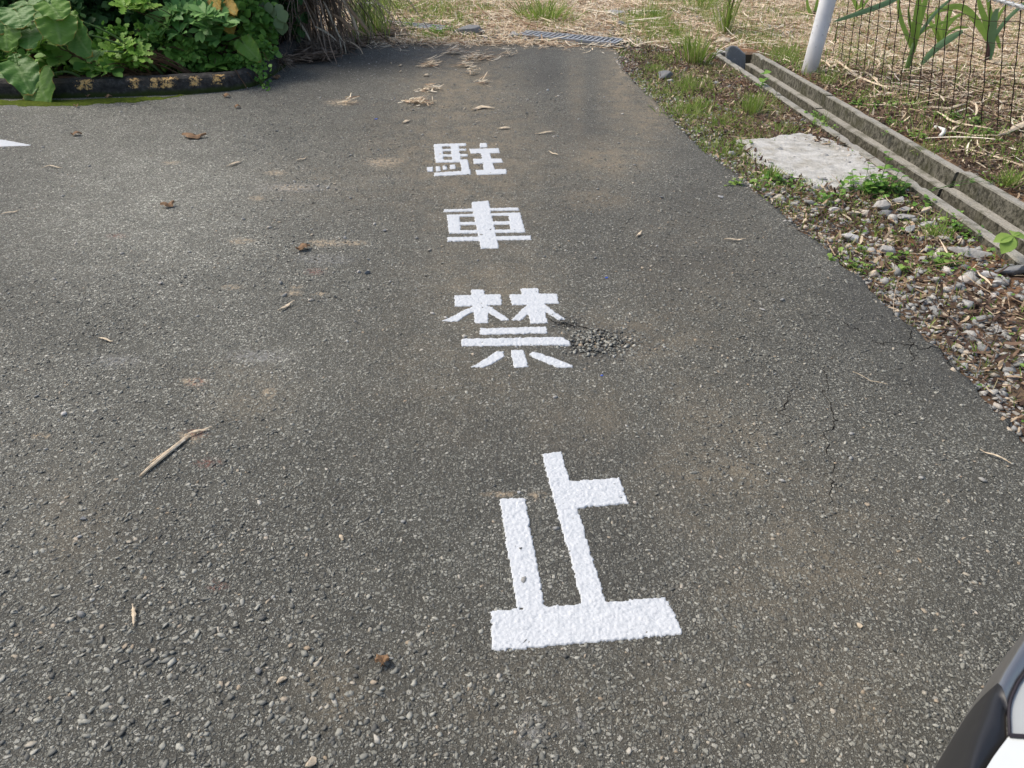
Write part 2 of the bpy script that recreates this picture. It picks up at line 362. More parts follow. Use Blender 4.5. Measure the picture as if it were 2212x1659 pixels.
MA['darkwood'] = m_simple("dark_wood", (.05, .032, .022), .85, .2)
MA['deadleaf'] = m_straw("dead_leaf", [(0, (.16, .085, .045)), (.5, (.25, .15, .08)), (1, (.34, .22, .12))])
MA['blue'] = m_simple("blue_plastic", (.03, .10, .55), .4)
MA['whitebit'] = m_simple("white_scrap", (.75, .74, .70), .5)
MA['carblack'] = m_simple("gloss_black_plastic", (.34, .335, .33), .30, .6, .8)
MA['carmatte'] = m_simple("satin_black_plastic", (.022, .023, .026), .42, .4)
MA['carwhite'] = m_simple("white_car_paint", (.66, .69, .67), .25, .5, 0, 1.)
MA['carlens'] = m_simple("silver_grey_lens", (.40, .42, .41), .12, .5, 0, 1.)
MA['crack'] = m_simple("dark_crack", (.014, .013, .012), .95, .05)
MA['humus'] = (lambda t: (t.col(t.ramp(t.noise(30, 5, .7), [(.3, (.008, .006, .004)), (.7, (.026, .02, .014))])), t.bump(t.noise(60, 5, .7), .012, 1.), t.m)[-1])(NT("dark_humus", .95, .1))
MA['seam'] = m_simple("dark_seam", (.02, .015, .02), .6)

# ------------------------------------------------------------------ layout curves
_ex = np.array([(-30, 2.6), (-3, 1.98), (0, 1.82)] + [tuple(W(*p)[[1, 0]]) for p in [(2212, 950), (2100, 822), (2000, 728), (1930, 668), (1850, 592), (1720, 488), (1620, 400), (1510, 318), (1435, 242), (1380, 185), (1345, 150), (1330, 100)]] + [(14, 1.2)])
def edge_x(y): return np.interp(y, _ex[:, 0], _ex[:, 1])
_gc = np.array([(-12, 3.2), (-3, 2.95), (0, 2.88), (3.5, 2.785), (4.5, 2.75), (5.4, 2.71), (6.2, 2.67), (7.2, 2.615), (8.2, 2.56), (9.4, 2.49), (12, 2.33), (40, 1)])
def gut_x(y): return np.interp(y, _gc[:, 0], _gc[:, 1])
GEND = 9.35
def far_y(x): return np.interp(x, [-30, -1.7, -.5, .3, 1.2, 30], [9.5, 9.45, 9.62, 9.72, 9.70, 9.7])
def gz(x, y):
    x = np.asarray(x, float); y = np.asarray(y, float)
    n = (fbm(x*1.7, y*1.7, 3)-.5)*.05 + (fbm(x*9, y*9, 5, 3)-.5)*.022
    right = np.clip((x-gut_x(y))/.3, 0, 1)
    verge = -.018 + n
    field = .008 + n*1.2 + np.clip(y-10.3, 0, 3)*.01
    z = verge*(1-right) + field*right
    b = np.clip((y-far_y(x))/.8, 0, 1); z = z*(1-b) + field*b
    near = np.clip(1-np.abs(x-gut_x(y))/.42, 0, 1)*(y < GEND+.2)
    return z*(1-near*.8) + (-.004)*near*.8
# ------------------------------------------------------------------ ground
def build_ground():
    u = np.concatenate([np.linspace(-9, -.245, 150), [.240], np.linspace(.30, 10.5, 170)])
    v = np.concatenate([np.linspace(-5, 0, 30)[:-1], np.linspace(0, 10.5, 180), np.linspace(10.5, 22, 110)[1:]])
    v[np.argmin(abs(v-GEND))] = GEND
    U, Y = np.meshgrid(u, v); X = U + gut_x(np.clip(Y, -12, 14))
    Z = gz(X, Y)
    inside = (X < edge_x(Y)-.05) & (Y < far_y(X)-.08); Z = np.where(inside, -.05, Z)
    rim = (U <= -8.9) | (U >= 10.4) | (Y <= -4.9) | (Y >= 21.9); Z = np.where(rim, -.02, Z)
    gr = np.clip(1-(X-edge_x(Y))/.55, 0, 1)*(X < gut_x(Y))*(Y < 9.9)*.5
    nr, nc = U.shape; I = np.arange(nr*nc).reshape(nr, nc)
    F = np.stack([I[:-1, :-1], I[:-1, 1:], I[1:, 1:], I[1:, :-1]], -1)
    k = int(np.argmin(abs(u+.245)))
    keep = np.ones(F.shape[:2], bool); keep[v[:-1] < GEND-.001, k] = False
    F = F[keep]
    V = np.stack([X, Y, Z], -1).reshape(-1, 3)
    # outer land to the horizon
    ring = np.concatenate([I[0, :], I[1:, -1], I[-1, -2::-1], I[-2:0:-1, 0]])
    R = V[ring]; c = np.array([0, 8, 0]); d = R-c; d[:, 2] = 0; out = c + d/np.abs(d).max(1)[:, None]*260; out[:, 2] = -.6
    n0 = len(V); V = np.concatenate([V, out]); m = len(ring); j = np.arange(m)
    F = np.concatenate([F, np.stack([ring, n0+j, n0+(j+1) % m, ring[(j+1) % m]], -1)])
    g = np.concatenate([gr.ravel(), np.zeros(m)])
    o = link("ground", mkmesh("ground", V, F, MA['soil'], True, {"gravel": g})); tag(o, kind="structure")
build_ground()

# ------------------------------------------------------------------ asphalt
DUST = [(1010, 330, 210, 130, .85), (990, 200, 130, 90, 1), (1000, 130, 110, 40, 1), (1310, 340, 110, 50, .95), (1290, 430, 90, 25, .8), (1340, 190, 45, 110, 1), (1400, 250, 60, 70, 1), (1245, 220, 22, 130, .6), (880, 180, 40, 40, .5), (1040, 450, 150, 90, .6), (880, 300, 60, 40, .5), (1060, 620, 170, 130, .5), (1350, 730, 170, 60, .6), (760, 400, 200, 60, .35), (1560, 1020, 170, 150, .5), (1760, 1200, 200, 160, .45), (720, 1500, 80, 70, .45), (1640, 1300, 160, 90, .4), (150, 1150, 110, 140, .25), (540, 850, 100, 70, .3), (1500, 900, 140, 120, .35), (1250, 900, 120, 80, .45), (1000, 800, 200, 150, .3), (1500, 600, 200, 200, .25), (1300, 1500, 500, 150, .2), (1800, 1500, 200, 150, .3)]
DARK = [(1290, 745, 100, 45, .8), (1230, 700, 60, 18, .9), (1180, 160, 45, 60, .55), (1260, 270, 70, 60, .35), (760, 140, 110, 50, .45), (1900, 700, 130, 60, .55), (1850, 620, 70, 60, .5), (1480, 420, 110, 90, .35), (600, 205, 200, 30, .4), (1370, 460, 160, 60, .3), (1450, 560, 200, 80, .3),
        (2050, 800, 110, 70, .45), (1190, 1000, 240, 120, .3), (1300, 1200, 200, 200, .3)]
SPOT = [(595, 373, 22, 5), (630, 405, 45, 6), (700, 525, 40, 8), (760, 525, 30, 6), (520, 520, 28, 6), (640, 620, 12, 4), (630, 633, 22, 6), (500, 620, 22, 5), (415, 825, 26, 9), (90, 942, 20, 7), (410, 945, 30, 12), (830, 350, 40, 10), (740, 222, 36, 7), (690, 635, 16, 4), (370, 352, 18, 4), (555, 428, 16, 5), (1080, 1068, 34, 6), (1160, 1070, 18, 8), (1300, 740, 30, 8), (580, 850, 14, 12)]
REDS = [(680, 586, 22, 7), (425, 935, 26, 10), (450, 1000, 30, 10), (425, 825, 22, 8), (250, 510, 20, 5), (470, 1265, 20, 12)]
CHALK = [(640, 405, 90, 10), (1150, 1580, 26, 40), (1240, 1560, 22, 20), (120, 100, 60, 10), (700, 560, 60, 12), (50, 170+60, 60, 10), (250, 780, 60, 12), (560, 770, 70, 14)]
CRACKS = [[(1790, 760), (1783, 840), (1800, 900), (1793, 960), (1788, 1040), (1770, 1110)], [(1870, 735), (1930, 742), (1990, 748), (2040, 757), (2090, 750)], [(1950, 700), (1962, 725), (1975, 760), (1955, 790)], [(1180, 690), (1230, 700), (1290, 712), (1340, 735)], [(1230, 735), (1280, 742), (1330, 740), (1390, 750)],
          [(1880, 720), (1840, 700), (1790, 705)], [(1870, 640), (1930, 650), (1960, 645)], [(1690, 830), (1700, 880), (1695, 930)], [(2040, 757), (2060, 790), (2110, 800)]]
def blob(px, py, L):
    v = np.zeros(px.shape)
    for b in L:
        x, y, rx, ry = b[:4]; s = b[4] if len(b) > 4 else 1.2
        v = np.maximum(v, s*np.exp(-(((px-x)/rx)**2+((py-y)/ry)**2)))
    return v
def build_asphalt():
    ys = np.concatenate([np.linspace(-4, .6, 24)[:-1], np.linspace(.6, 4.2, 180), np.linspace(4.2, 9.8, 160)[1:]])
    xs = np.concatenate([np.linspace(-16, -5, 40)[:-1], np.linspace(-5, -1.5, 90)[:-1], np.linspace(-1.5, 1.2, 135)])
    U, Y = np.meshgrid(xs, ys)
    t = np.clip((U-.0)/1.2, 0, 1); X = U*(1-t) + t*edge_x(Y)
    X = np.where(U > 0, U/1.2*edge_x(Y), U)
    rag = (fbm(Y*5, Y*0, 9)-.5)*.07 + (fbm(Y*24, Y*0, 10, 3)-.5)*.05
    X = X + np.where(U >= 1.199, rag, 0)
    s = np.clip((Y-9)/.8, 0, 1); Y = Y*(1-s) + s*(far_y(X) + (fbm(X*6, X*0, 8)-.5)*.12) * 1.0
    px, py = proj(X, Y, 0*X)
    Z = (fbm(X*.8, Y*.8, 21)-.5)*.006
    pot = np.maximum(blob(px, py, [(1290, 742, 85, 32, 1), (1225, 700, 40, 12, .8)]), 0)
    Z = Z - .012*np.clip(pot*1.6-.4, 0, 1)*(.5+fbm(X*30, Y*30, 4, 2)*.7)
    cr = np.zeros(X.shape)
    for C in CRACKS:
        C = np.array([W(*p)[:2] for p in C]); q = [C[0]]
        for a, b in zip(C[:-1], C[1:]):
            for k in range(1, 9): q.append(a+(b-a)*k/8)
        q = np.array(q); nn = (np.stack([fbm(q[:, 0]*20, q[:, 1]*20, 31, 3), fbm(q[:, 0]*20, q[:, 1]*20, 57, 3)], 1)-.5)*.07; q = q+nn
        for a, b in zip(q[:-1], q[1:]):
            ab = b-a; tt = np.clip(((X-a[0])*ab[0]+(Y-a[1])*ab[1])/(ab@ab+1e-9), 0, 1)
            d = np.hypot(X-a[0]-tt*ab[0], Y-a[1]-tt*ab[1]); cr = np.maximum(cr, np.clip(1-d/.012, 0, 1))
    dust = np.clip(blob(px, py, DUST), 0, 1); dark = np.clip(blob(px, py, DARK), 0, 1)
    nr, nc = X.shape; I = np.arange(nr*nc).reshape(nr, nc)
    F = np.stack([I[:-1, :-1], I[:-1, 1:], I[1:, 1:], I[1:, :-1]], -1).reshape(-1, 4)
    V = np.stack([X, Y, Z], -1).reshape(-1, 3)
    # skirt on right and far edges
    e = np.concatenate([I[:, -1], I[-1, ::-1][1:]]); sk = V[e].copy(); sk[:, 2] = -.06; sk[:len(I), 0] += .015; n0 = len(V); k = np.arange(len(e)-1)
    V = np.concatenate([V, sk]); F = np.concatenate([F, np.stack([e[:-1], n0+k, n0+k+1, e[1:]], -1)])
    z = np.zeros(len(e))
    pale = np.clip(blob(px, py, [(330, 480, 420, 260, 1), (60, 800, 300, 300, .6), (150, 300, 300, 120, .7), (1400, 430, 120, 120, .3), (560, 760, 200, 200, .5)]), 0, 1)
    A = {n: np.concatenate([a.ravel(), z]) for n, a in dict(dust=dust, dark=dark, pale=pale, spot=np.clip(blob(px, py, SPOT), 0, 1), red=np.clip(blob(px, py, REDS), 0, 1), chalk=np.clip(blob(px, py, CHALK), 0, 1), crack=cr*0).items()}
    # loose and embedded aggregate chips standing proud of the binder
    n = 120000
    cx = rng.uniform(-4.2, 1.9, n); cy = .55 + 6.5*rng.random(n)**1.35
    qx, qy = proj(cx, cy, 0*cx)
    keep = (cx < edge_x(cy)-.02) & (qx > -120) & (qx < 2330) & (qy < 1780)
    dens = .34 + .5*np.clip((fbm(cx*1.1, cy*1.1, 77)-.38)*3.5, 0, 1) + .6*blob(qx, qy, [(1290, 742, 110, 45, 1), (250, 1350, 650, 420, 1), (700, 600, 200, 200, .5)])
    keep &= rng.random(n) < dens
    cx, cy, qx, qy = cx[keep], cy[keep], qx[keep], qy[keep]; n = len(cx)
    X_, Y_, Z_ = frames(n, .3); sz = (.0022 + .0046*rng.random(n)**2.6)*(1+.35*blob(qx, qy, [(250, 1500, 700, 350, 1)]))
    parts = []
    for k in range(6):
        TV = np.clip(ICO1[0]*(1+rng.normal(0, .38, ICO1[0].shape)), -1.25, 1.25); m = np.arange(n) % 6 == k
        S = np.stack([sz[m]*rng.uniform(.8, 1.7, m.sum()), sz[m]*rng.uniform(.6, 1.1, m.sum()), sz[m]*.42], 1)
        O = np.stack([cx[m], cy[m], sz[m]*.18], 1)
        parts.append(stamp(TV, ICO1[1], O, X_[m], Y_[m], Z_[m], S))
    crk = []
    for ci, C in enumerate(CRACKS):
        C = np.array([W(*p)[:2] for p in C]); q = [C[0]]
        for a, b in zip(C[:-1], C[1:]):
            for k in range(1, 13): q.append(a+(b-a)*k/12)
        q = np.array(q); q = q + (np.stack([fbm(q[:, 0]*24, q[:, 1]*24, 31, 3), fbm(q[:, 0]*24, q[:, 1]*24, 57, 3)], 1)-.5)*.09 + rng.normal(0, .002, q.shape)
        T_ = np.gradient(q, axis=0); T_ /= np.linalg.norm(T_, axis=1)[:, None]; Nn = np.stack([-T_[:, 1], T_[:, 0]], 1); n_ = len(q)
        wd = (.0006+.0017*vnoise(np.arange(n_)*.6, 0*q[:, 0], 5+ci))*np.clip(np.sin(np.linspace(.1, math.pi-.1, n_))*1.6, .15, 1)*(1.7 if ci in (1, 3, 4) else 1)
        zz = (fbm(q[:, 0]*.8, q[:, 1]*.8, 21)-.5)*.006+.0016
        P_ = np.stack([np.c_[q-Nn*wd[:, None], zz], np.c_[q+Nn*wd[:, None], zz]], 1).reshape(-1, 3)
        crk.append((P_, np.array([(2*i, 2*i+1, 2*i+3, 2*i+2) for i in range(n_-1)])))
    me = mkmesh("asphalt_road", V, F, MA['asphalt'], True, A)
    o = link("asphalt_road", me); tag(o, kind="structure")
    for P_, F_ in crk: link("crack", mkmesh("crack", P_, F_, MA['crack']), o)
    m_ = 900; ax_ = rng.normal(1290, 75, m_); ay_ = 735+rng.normal(0, 26, m_)+(ax_-1290)*.12; G = np.array([W(a, b) for a, b in zip(ax_, ay_)]); A_, B_, C_ = frames(m_, .4); ss = .003+.007*rng.random(m_)**2
    G[:, 2] = ss*.2-.004; parts.append(stamp(np.clip(ICO1[0]*(1+rng.normal(0, .35, ICO1[0].shape)), -1.2, 1.2), ICO1[1], G, A_, B_, C_, np.stack([ss*1.2, ss, ss*.6], 1)))
    CV, CF = cat(parts)
    c = link("stone_aggregate", mkmesh("stone_aggregate", CV, CF, MA['chip']), o); tag(c, kind="stuff")
build_asphalt()

# ------------------------------------------------------------------ painted characters
g4 = lambda x, y: ((1600+x*750/2212)/1.8228, (520+y*750/2212)/1.8228)
g5 = lambda x, y: ((1600+x*800/2212)/1.8228, (1050+y*800/2212)/1.8228)
g6 = lambda x, y: ((1800+x*1000/1746)/1.8228, (1700+y*1000/1746)/1.8228)
ID = lambda x, y: (x, y)
GLY = [
 ("painted_character", "largest white painted character, two uprights and a side stub on a thick base bar", g6, [
  [(285,465),(470,458),(610,1215),(405,1215)], [(575,155),(722,140),(775,340),(1028,1185),(860,1200),(640,400)], [(765,342),(1118,320),(1185,500),(820,532)], [(225,1232),(1430,1140),(1460,1180),(1550,1370),(1540,1405),(250,1515),(235,1500)]], .003),
 ("painted_character", "third white painted character from the far end, beside the cracked hollow in the asphalt", g5, [
  [(700,257),(852,252),(862,330),(705,330)], [(518,318),(1030,305),(1048,425),(522,443)], [(720,420),(885,415),(903,622),(738,625)], [(745,430),(745,500),(720,506),(630,550),(570,600),(510,607),(380,596),(490,552),(600,490),(700,450)], [(875,430),(930,445),(1060,535),(1135,590),(1030,597),(880,500)],
  [(1238,242),(1437,238),(1458,320),(1250,320)], [(1115,308),(1645,297),(1665,408),(1140,430)], [(1300,405),(1490,400),(1548,622),(1350,630)], [(1330,410),(1345,505),(1290,560),(1250,595),(1140,592),(1200,525),(1300,430)], [(1470,400),(1520,420),(1620,500),(1745,578),(1650,582),(1510,500)],
  [(790,715),(803,678),(1530,658),(1541,735),(795,750)], [(593,790),(1690,770),(1775,815),(1782,860),(600,876)], [(975,928),(1065,930),(1074,985),(950,1060),(850,1108),(700,1105),(850,1010)], [(1125,915),(1275,912),(1300,960),(1338,1100),(1165,1108)], [(1335,960),(1365,930),(1480,955),(1740,1050),(1820,1085),(1815,1105),(1640,1105),(1375,1000)]], .003),
 ("painted_character", "second white painted character from the far end, with one broad centre upright", g4, [
  [(750,820),(960,800),(1080,1355),(860,1360)], [(430,903),(1305,880),(1312,915),(430,932)], [(465,970),(620,960),(640,1175),(490,1185)], [(1180,945),(1325,938),(1390,1172),(1205,1175)], [(465,966),(1325,938),(1330,972),(465,992)], [(600,1050),(1210,1040),(1210,1080),(600,1087)], [(485,1148),(1385,1132),(1392,1172),(490,1185)], [(468,1226),(1452,1208),(1456,1255),(470,1277)]], .004),
 ("painted_character", "white painted character farthest from the camera, with four small faded squares at its lower left", g4, [
  [(312,145),(695,132),(697,165),(315,172)], [(315,145),(415,143),(440,350),(335,358)], [(510,140),(610,138),(640,345),(530,350)], [(400,202),(700,198),(700,219),(400,226)], [(400,264),(718,260),(718,286),(400,288)], [(332,330),(715,322),(720,352),(340,360)], [(612,322),(716,322),(750,495),(640,500),(632,400)], [(315,478),(650,455),(750,440),(750,495),(320,517)],
  [(235,412),(310,408),(314,462),(240,466)], [(335,405),(398,402),(402,458),(340,460)], [(420,397),(470,395),(477,440),(422,442)], [(498,385),(572,380),(577,430),(503,433)],
  [(848,133),(935,130),(948,182),(850,187)], [(728,200),(1075,192),(1088,248),(742,253)], [(862,240),(975,240),(992,320),(874,320)], [(768,315),(1110,312),(1127,358),(782,375)], [(886,365),(1005,355),(1037,445),(892,445)], [(800,445),(1160,432),(1170,490),(815,504)]], .004),
 ("painted_line", "pointed tip of a white painted line at the left edge of the photo", ID, [[(-160, 282), (10, 303), (68, 313.5), (66, 315.5), (-160, 322)]], .006)]
def pip(x, y, P):
    ins = np.zeros(x.shape, bool); j = len(P)-1
    for i in range(len(P)):
        (xi, yi), (xj, yj) = P[i][:2], P[j][:2]
        c = ((yi > y) != (yj > y)) & (x < (xj-xi)*(y-yi)/(yj-yi+1e-12)+xi); ins ^= c; j = i
    return ins
def glyph(name, label, conv, polys, h):
    PW = [[W(*conv(*p)) for p in P] for P in polys]
    A = np.concatenate([np.array(P) for P in PW]); x0, y0 = A[:, 0].min()-.02, A[:, 1].min()-.02; x1, y1 = A[:, 0].max()+.02, A[:, 1].max()+.02
    nx, ny = int((x1-x0)/h), int((y1-y0)/h)
    cx, cy = np.meshgrid(x0+(np.arange(nx)+.5)*h, y0+(np.arange(ny)+.5)*h)
    jx = (fbm(cx*100, cy*100, 41, 3)-.5)*.010; jy = (fbm(cx*100, cy*100, 43, 3)-.5)*.010
    ins = np.zeros(cx.shape, bool)
    for P in PW: ins |= pip(cx+jx, cy+jy, P)
    vx, vy = np.meshgrid(x0+np.arange(nx+1)*h, y0+np.arange(ny+1)*h)
    pad = np.pad(ins, 1); corner = pad[:-1, :-1] & pad[:-1, 1:] & pad[1:, :-1] & pad[1:, 1:]
    vz = np.where(corner, .0045 + (fbm(vx*110, vy*110, 45, 2)-.5)*.004, -.003)
    I = np.arange((nx+1)*(ny+1)).reshape(ny+1, nx+1)
    F = np.stack([I[:-1, :-1], I[:-1, 1:], I[1:, 1:], I[1:, :-1]], -1)[ins]
    V = np.stack([vx, vy, vz], -1).reshape(-1, 3)
    used = np.unique(F); mp = np.full(len(V), -1); mp[used] = np.arange(len(used)); V = V[used]; F = mp[F]
    c = np.array([A[:, 0].mean(), A[:, 1].mean(), 0])
    o = link(name, mkmesh(name, V-c, F, MA['paint'], True), loc=c); tag(o, label, "road marking", "painted road markings")
for g in GLY: glyph(*g)
# ------------------------------------------------------------------ drain channel (u-shaped gutter, lids missing)
def build_channels():
    prof = [(-.275, -.36), (-.275, .018), (-.265, .026), (-.212, .026), (-.206, .020), (-.203, -.080), (-.135, -.084), (-.128, -.092), (-.120, -.29), (-.07, -.32), (.07, -.32), (.120, -.29), (.128, -.092), (.135, -.084), (.194, -.080), (.196, .024), (.203, .032), (.258, .032), (.268, .024), (.268, -.36)]
    joints = [9.33, 7.16, 4.93, 2.72, .5, -1.7]
    labs = ["farthest lidless concrete drain section, its end stopped by a dark rock", "lidless concrete drain section between the white post and the pale slab", "lidless concrete drain section running beside the rocks at the right edge", "lidless concrete drain section just leaving the photo at the right edge", "lidless concrete drain section beyond the right edge of the photo"]
    for k, (a, b) in enumerate(zip(joints[:-1], joints[1:])):
        ys = np.linspace(a-.006, b+.006, 60); V = []
        dx = [0, -.006, .008, .0, .0][k]; dz = [0, -.005, .003, 0, 0][k]
        for i, y in enumerate(ys):
            for j, (u, z) in enumerate(prof):
                e = (fbm(y*5, j*3.3, 5+k, 3)-.5)*.006 if z > -.3 else 0
                chip = -.03*max(0, fbm(y*5, j//3*7., 77, 3)-.74)*4 if j in (1, 2, 3, 4, 15, 16, 17, 18) else 0
                end = .006 if i in (0, len(ys)-1) and z > -.3 else 0
                V.append((gut_x(y)+u+dx+e*.6, y, z+dz+e*.4+chip-end))
        m = len(prof); F = [(i*m+j, (i+1)*m+j, (i+1)*m+j+1, i*m+j+1) for i in range(len(ys)-1) for j in range(m-1)]
        F += [tuple(range(m)), tuple(range((len(ys)-1)*m, len(ys)*m))[::-1]]
        c = np.array([gut_x((a+b)/2), (a+b)/2, 0])
        if k == 4: continue
        o = link("drain_channel", mkmesh("drain_channel", np.array(V)-c, F, MA['concrete']), loc=c)
        tag(o, labs[k], "drain channel", "drain sections beside the field")
build_channels()
def rockmesh(name, mat, seed, sub=ICO3, rough=.22, facets=15):
    r = np.random.default_rng(seed); V = sub[0].copy()
    for _ in range(facets):                               # cut flat faces as a broken stone has
        n = nrm(r.normal(size=3)); d = r.uniform(.38, .72); s = V@n; V -= np.outer(np.clip(s-d, 0, None)*.98, n)
    V *= 1 + .10*(fbm(V[:, 0]*2+seed, V[:, 1]*2+V[:, 2]*1.7, seed, 3)-.5)[:, None]*rough*6
    return V
def rock(px, py, sx, sy, sz, rot, mat, label, seed, conv=ID, z=None, name="rock", group="rocks between the asphalt and the drain", sink=.35, cat_="rock"):
    p = W(*conv(px, py)); p[2] = gz(p[0], p[1]) if z is None else z
    V = rockmesh(name, None, seed)*np.array([sx, sy, sz]); c, s = math.cos(rot), math.sin(rot)
    V = V@np.array([[c, s, 0], [-s, c, 0], [0, 0, 1]]); V[:, 2] += sz*(1-sink)*.8
    o = link(name, mkmesh(name, V, ICO3[1], MA[mat]), loc=p); tag(o, label, cat_, group); return o
# dark rock and wedge closing the far end of the drain
rock(1370, 640, .17, .10, .20, .3, 'rock_dark', "large dark blue-grey rock stopping the far end of the drain", 3, ZT, -.12, sink=.2, group="rocks at the far end of the drain")
rock(1210, 600, .12, .12, .07, .1, 'rock', "flat brownish stone left of the dark rock at the drain's far end", 5, ZT, -.03, group="rocks at the far end of the drain")
rock(1240, 480, .15, .10, .07, .4, 'rock_tan', "flat tan stone lying behind the dark rock at the drain's far end", 6, ZT, .0, group="rocks at the far end of the drain")
# dirt lying in the channel
def channel_dirt():
    ys = np.linspace(.3, 9.3, 90); us = np.linspace(-.123, .123, 7); V = []
    for y in ys:
        for u in us: V.append((gut_x(y)+u, y, -.295+.03*fbm(y*3, u*20, 61)))
    m = len(us); F = np.array([(i*m+j, i*m+j+1, (i+1)*m+j+1, (i+1)*m+j) for i in range(len(ys)-1) for j in range(m-1)])
    o = link("soil", mkmesh("soil", V, F, MA['soil'], True, {"gravel": np.zeros(len(V))})); tag(o, "dark silt lying on the bottom of the drain", "soil", kind="stuff")
channel_dirt()

# ------------------------------------------------------------------ pale concrete slab
def slab(name, pts, conv, z0, z1, mat, label, catg, amp=.012, h=.025, rag=.13):
    P = [W(*conv(*p)) for p in pts]; A = np.array(P); x0, y0 = A[:, 0].min()-.05, A[:, 1].min()-.05
    nx, ny = int((A[:, 0].max()+.05-x0)/h), int((A[:, 1].max()+.05-y0)/h)
    cx, cy = np.meshgrid(x0+(np.arange(nx)+.5)*h, y0+(np.arange(ny)+.5)*h)
    ins = pip(cx+(fbm(cx*11, cy*11, 3, 5)-.5)*rag, cy+(fbm(cx*11, cy*11, 8, 5)-.5)*rag, P)
    vx, vy = np.meshgrid(x0+np.arange(nx+1)*h, y0+np.arange(ny+1)*h); pad = np.pad(ins, 1)
    cnt = pad[:-1, :-1]*1+pad[:-1, 1:]+pad[1:, :-1]+pad[1:, 1:]
    full = cnt == 4
    er = np.pad(full, 1); inner = er[:-2, 1:-1] & er[2:, 1:-1] & er[1:-1, :-2] & er[1:-1, 2:] & full
    vz = np.where(inner, z1, np.where(full, z1-.007, z0)) + np.where(full, (fbm(vx*13, vy*13, 12, 5)-.5)*amp*2, 0)
    I = np.arange((nx+1)*(ny+1)).reshape(ny+1, nx+1); F = np.stack([I[:-1, :-1], I[:-1, 1:], I[1:, 1:], I[1:, :-1]], -1)[ins]
    V = np.stack([vx, vy, vz], -1).reshape(-1, 3); used = np.unique(F); mp = np.full(len(V), -1); mp[used] = np.arange(len(used)); V = V[used]; F = mp[F]
    c = np.array([A[:, 0].mean(), A[:, 1].mean(), 0]); o = link(name, mkmesh(name, V-c, F, mat, True), loc=c)
    if label: tag(o, label, catg)
    return o
slab("concrete_slab", [(600, 800), (760, 786), (930, 762), (1060, 782), (1210, 838), (1330, 905), (1450, 985), (1410, 1045), (1150, 1075), (1000, 1070), (850, 1008), (690, 925), (635, 850)], Z3, -.03, .010, MA['slab'], "rough off-white concrete slab lying between the asphalt and the drain", "slab", .007, .010)

# ------------------------------------------------------------------ moss strip at the kerb
slab("moss", [(-300, 800), (0, 788), (450, 790), (900, 775), (1300, 760), (1900, 712), (1500, 752), (1300, 790), (1100, 812), (560, 845), (300, 846), (0, 842), (-300, 850)], K1, -.01, .008, MA['moss'], None, None, .004, .02)
tag(D.objects["moss"], "bright green moss strip along the foot of the black kerb", "moss", kind="stuff")

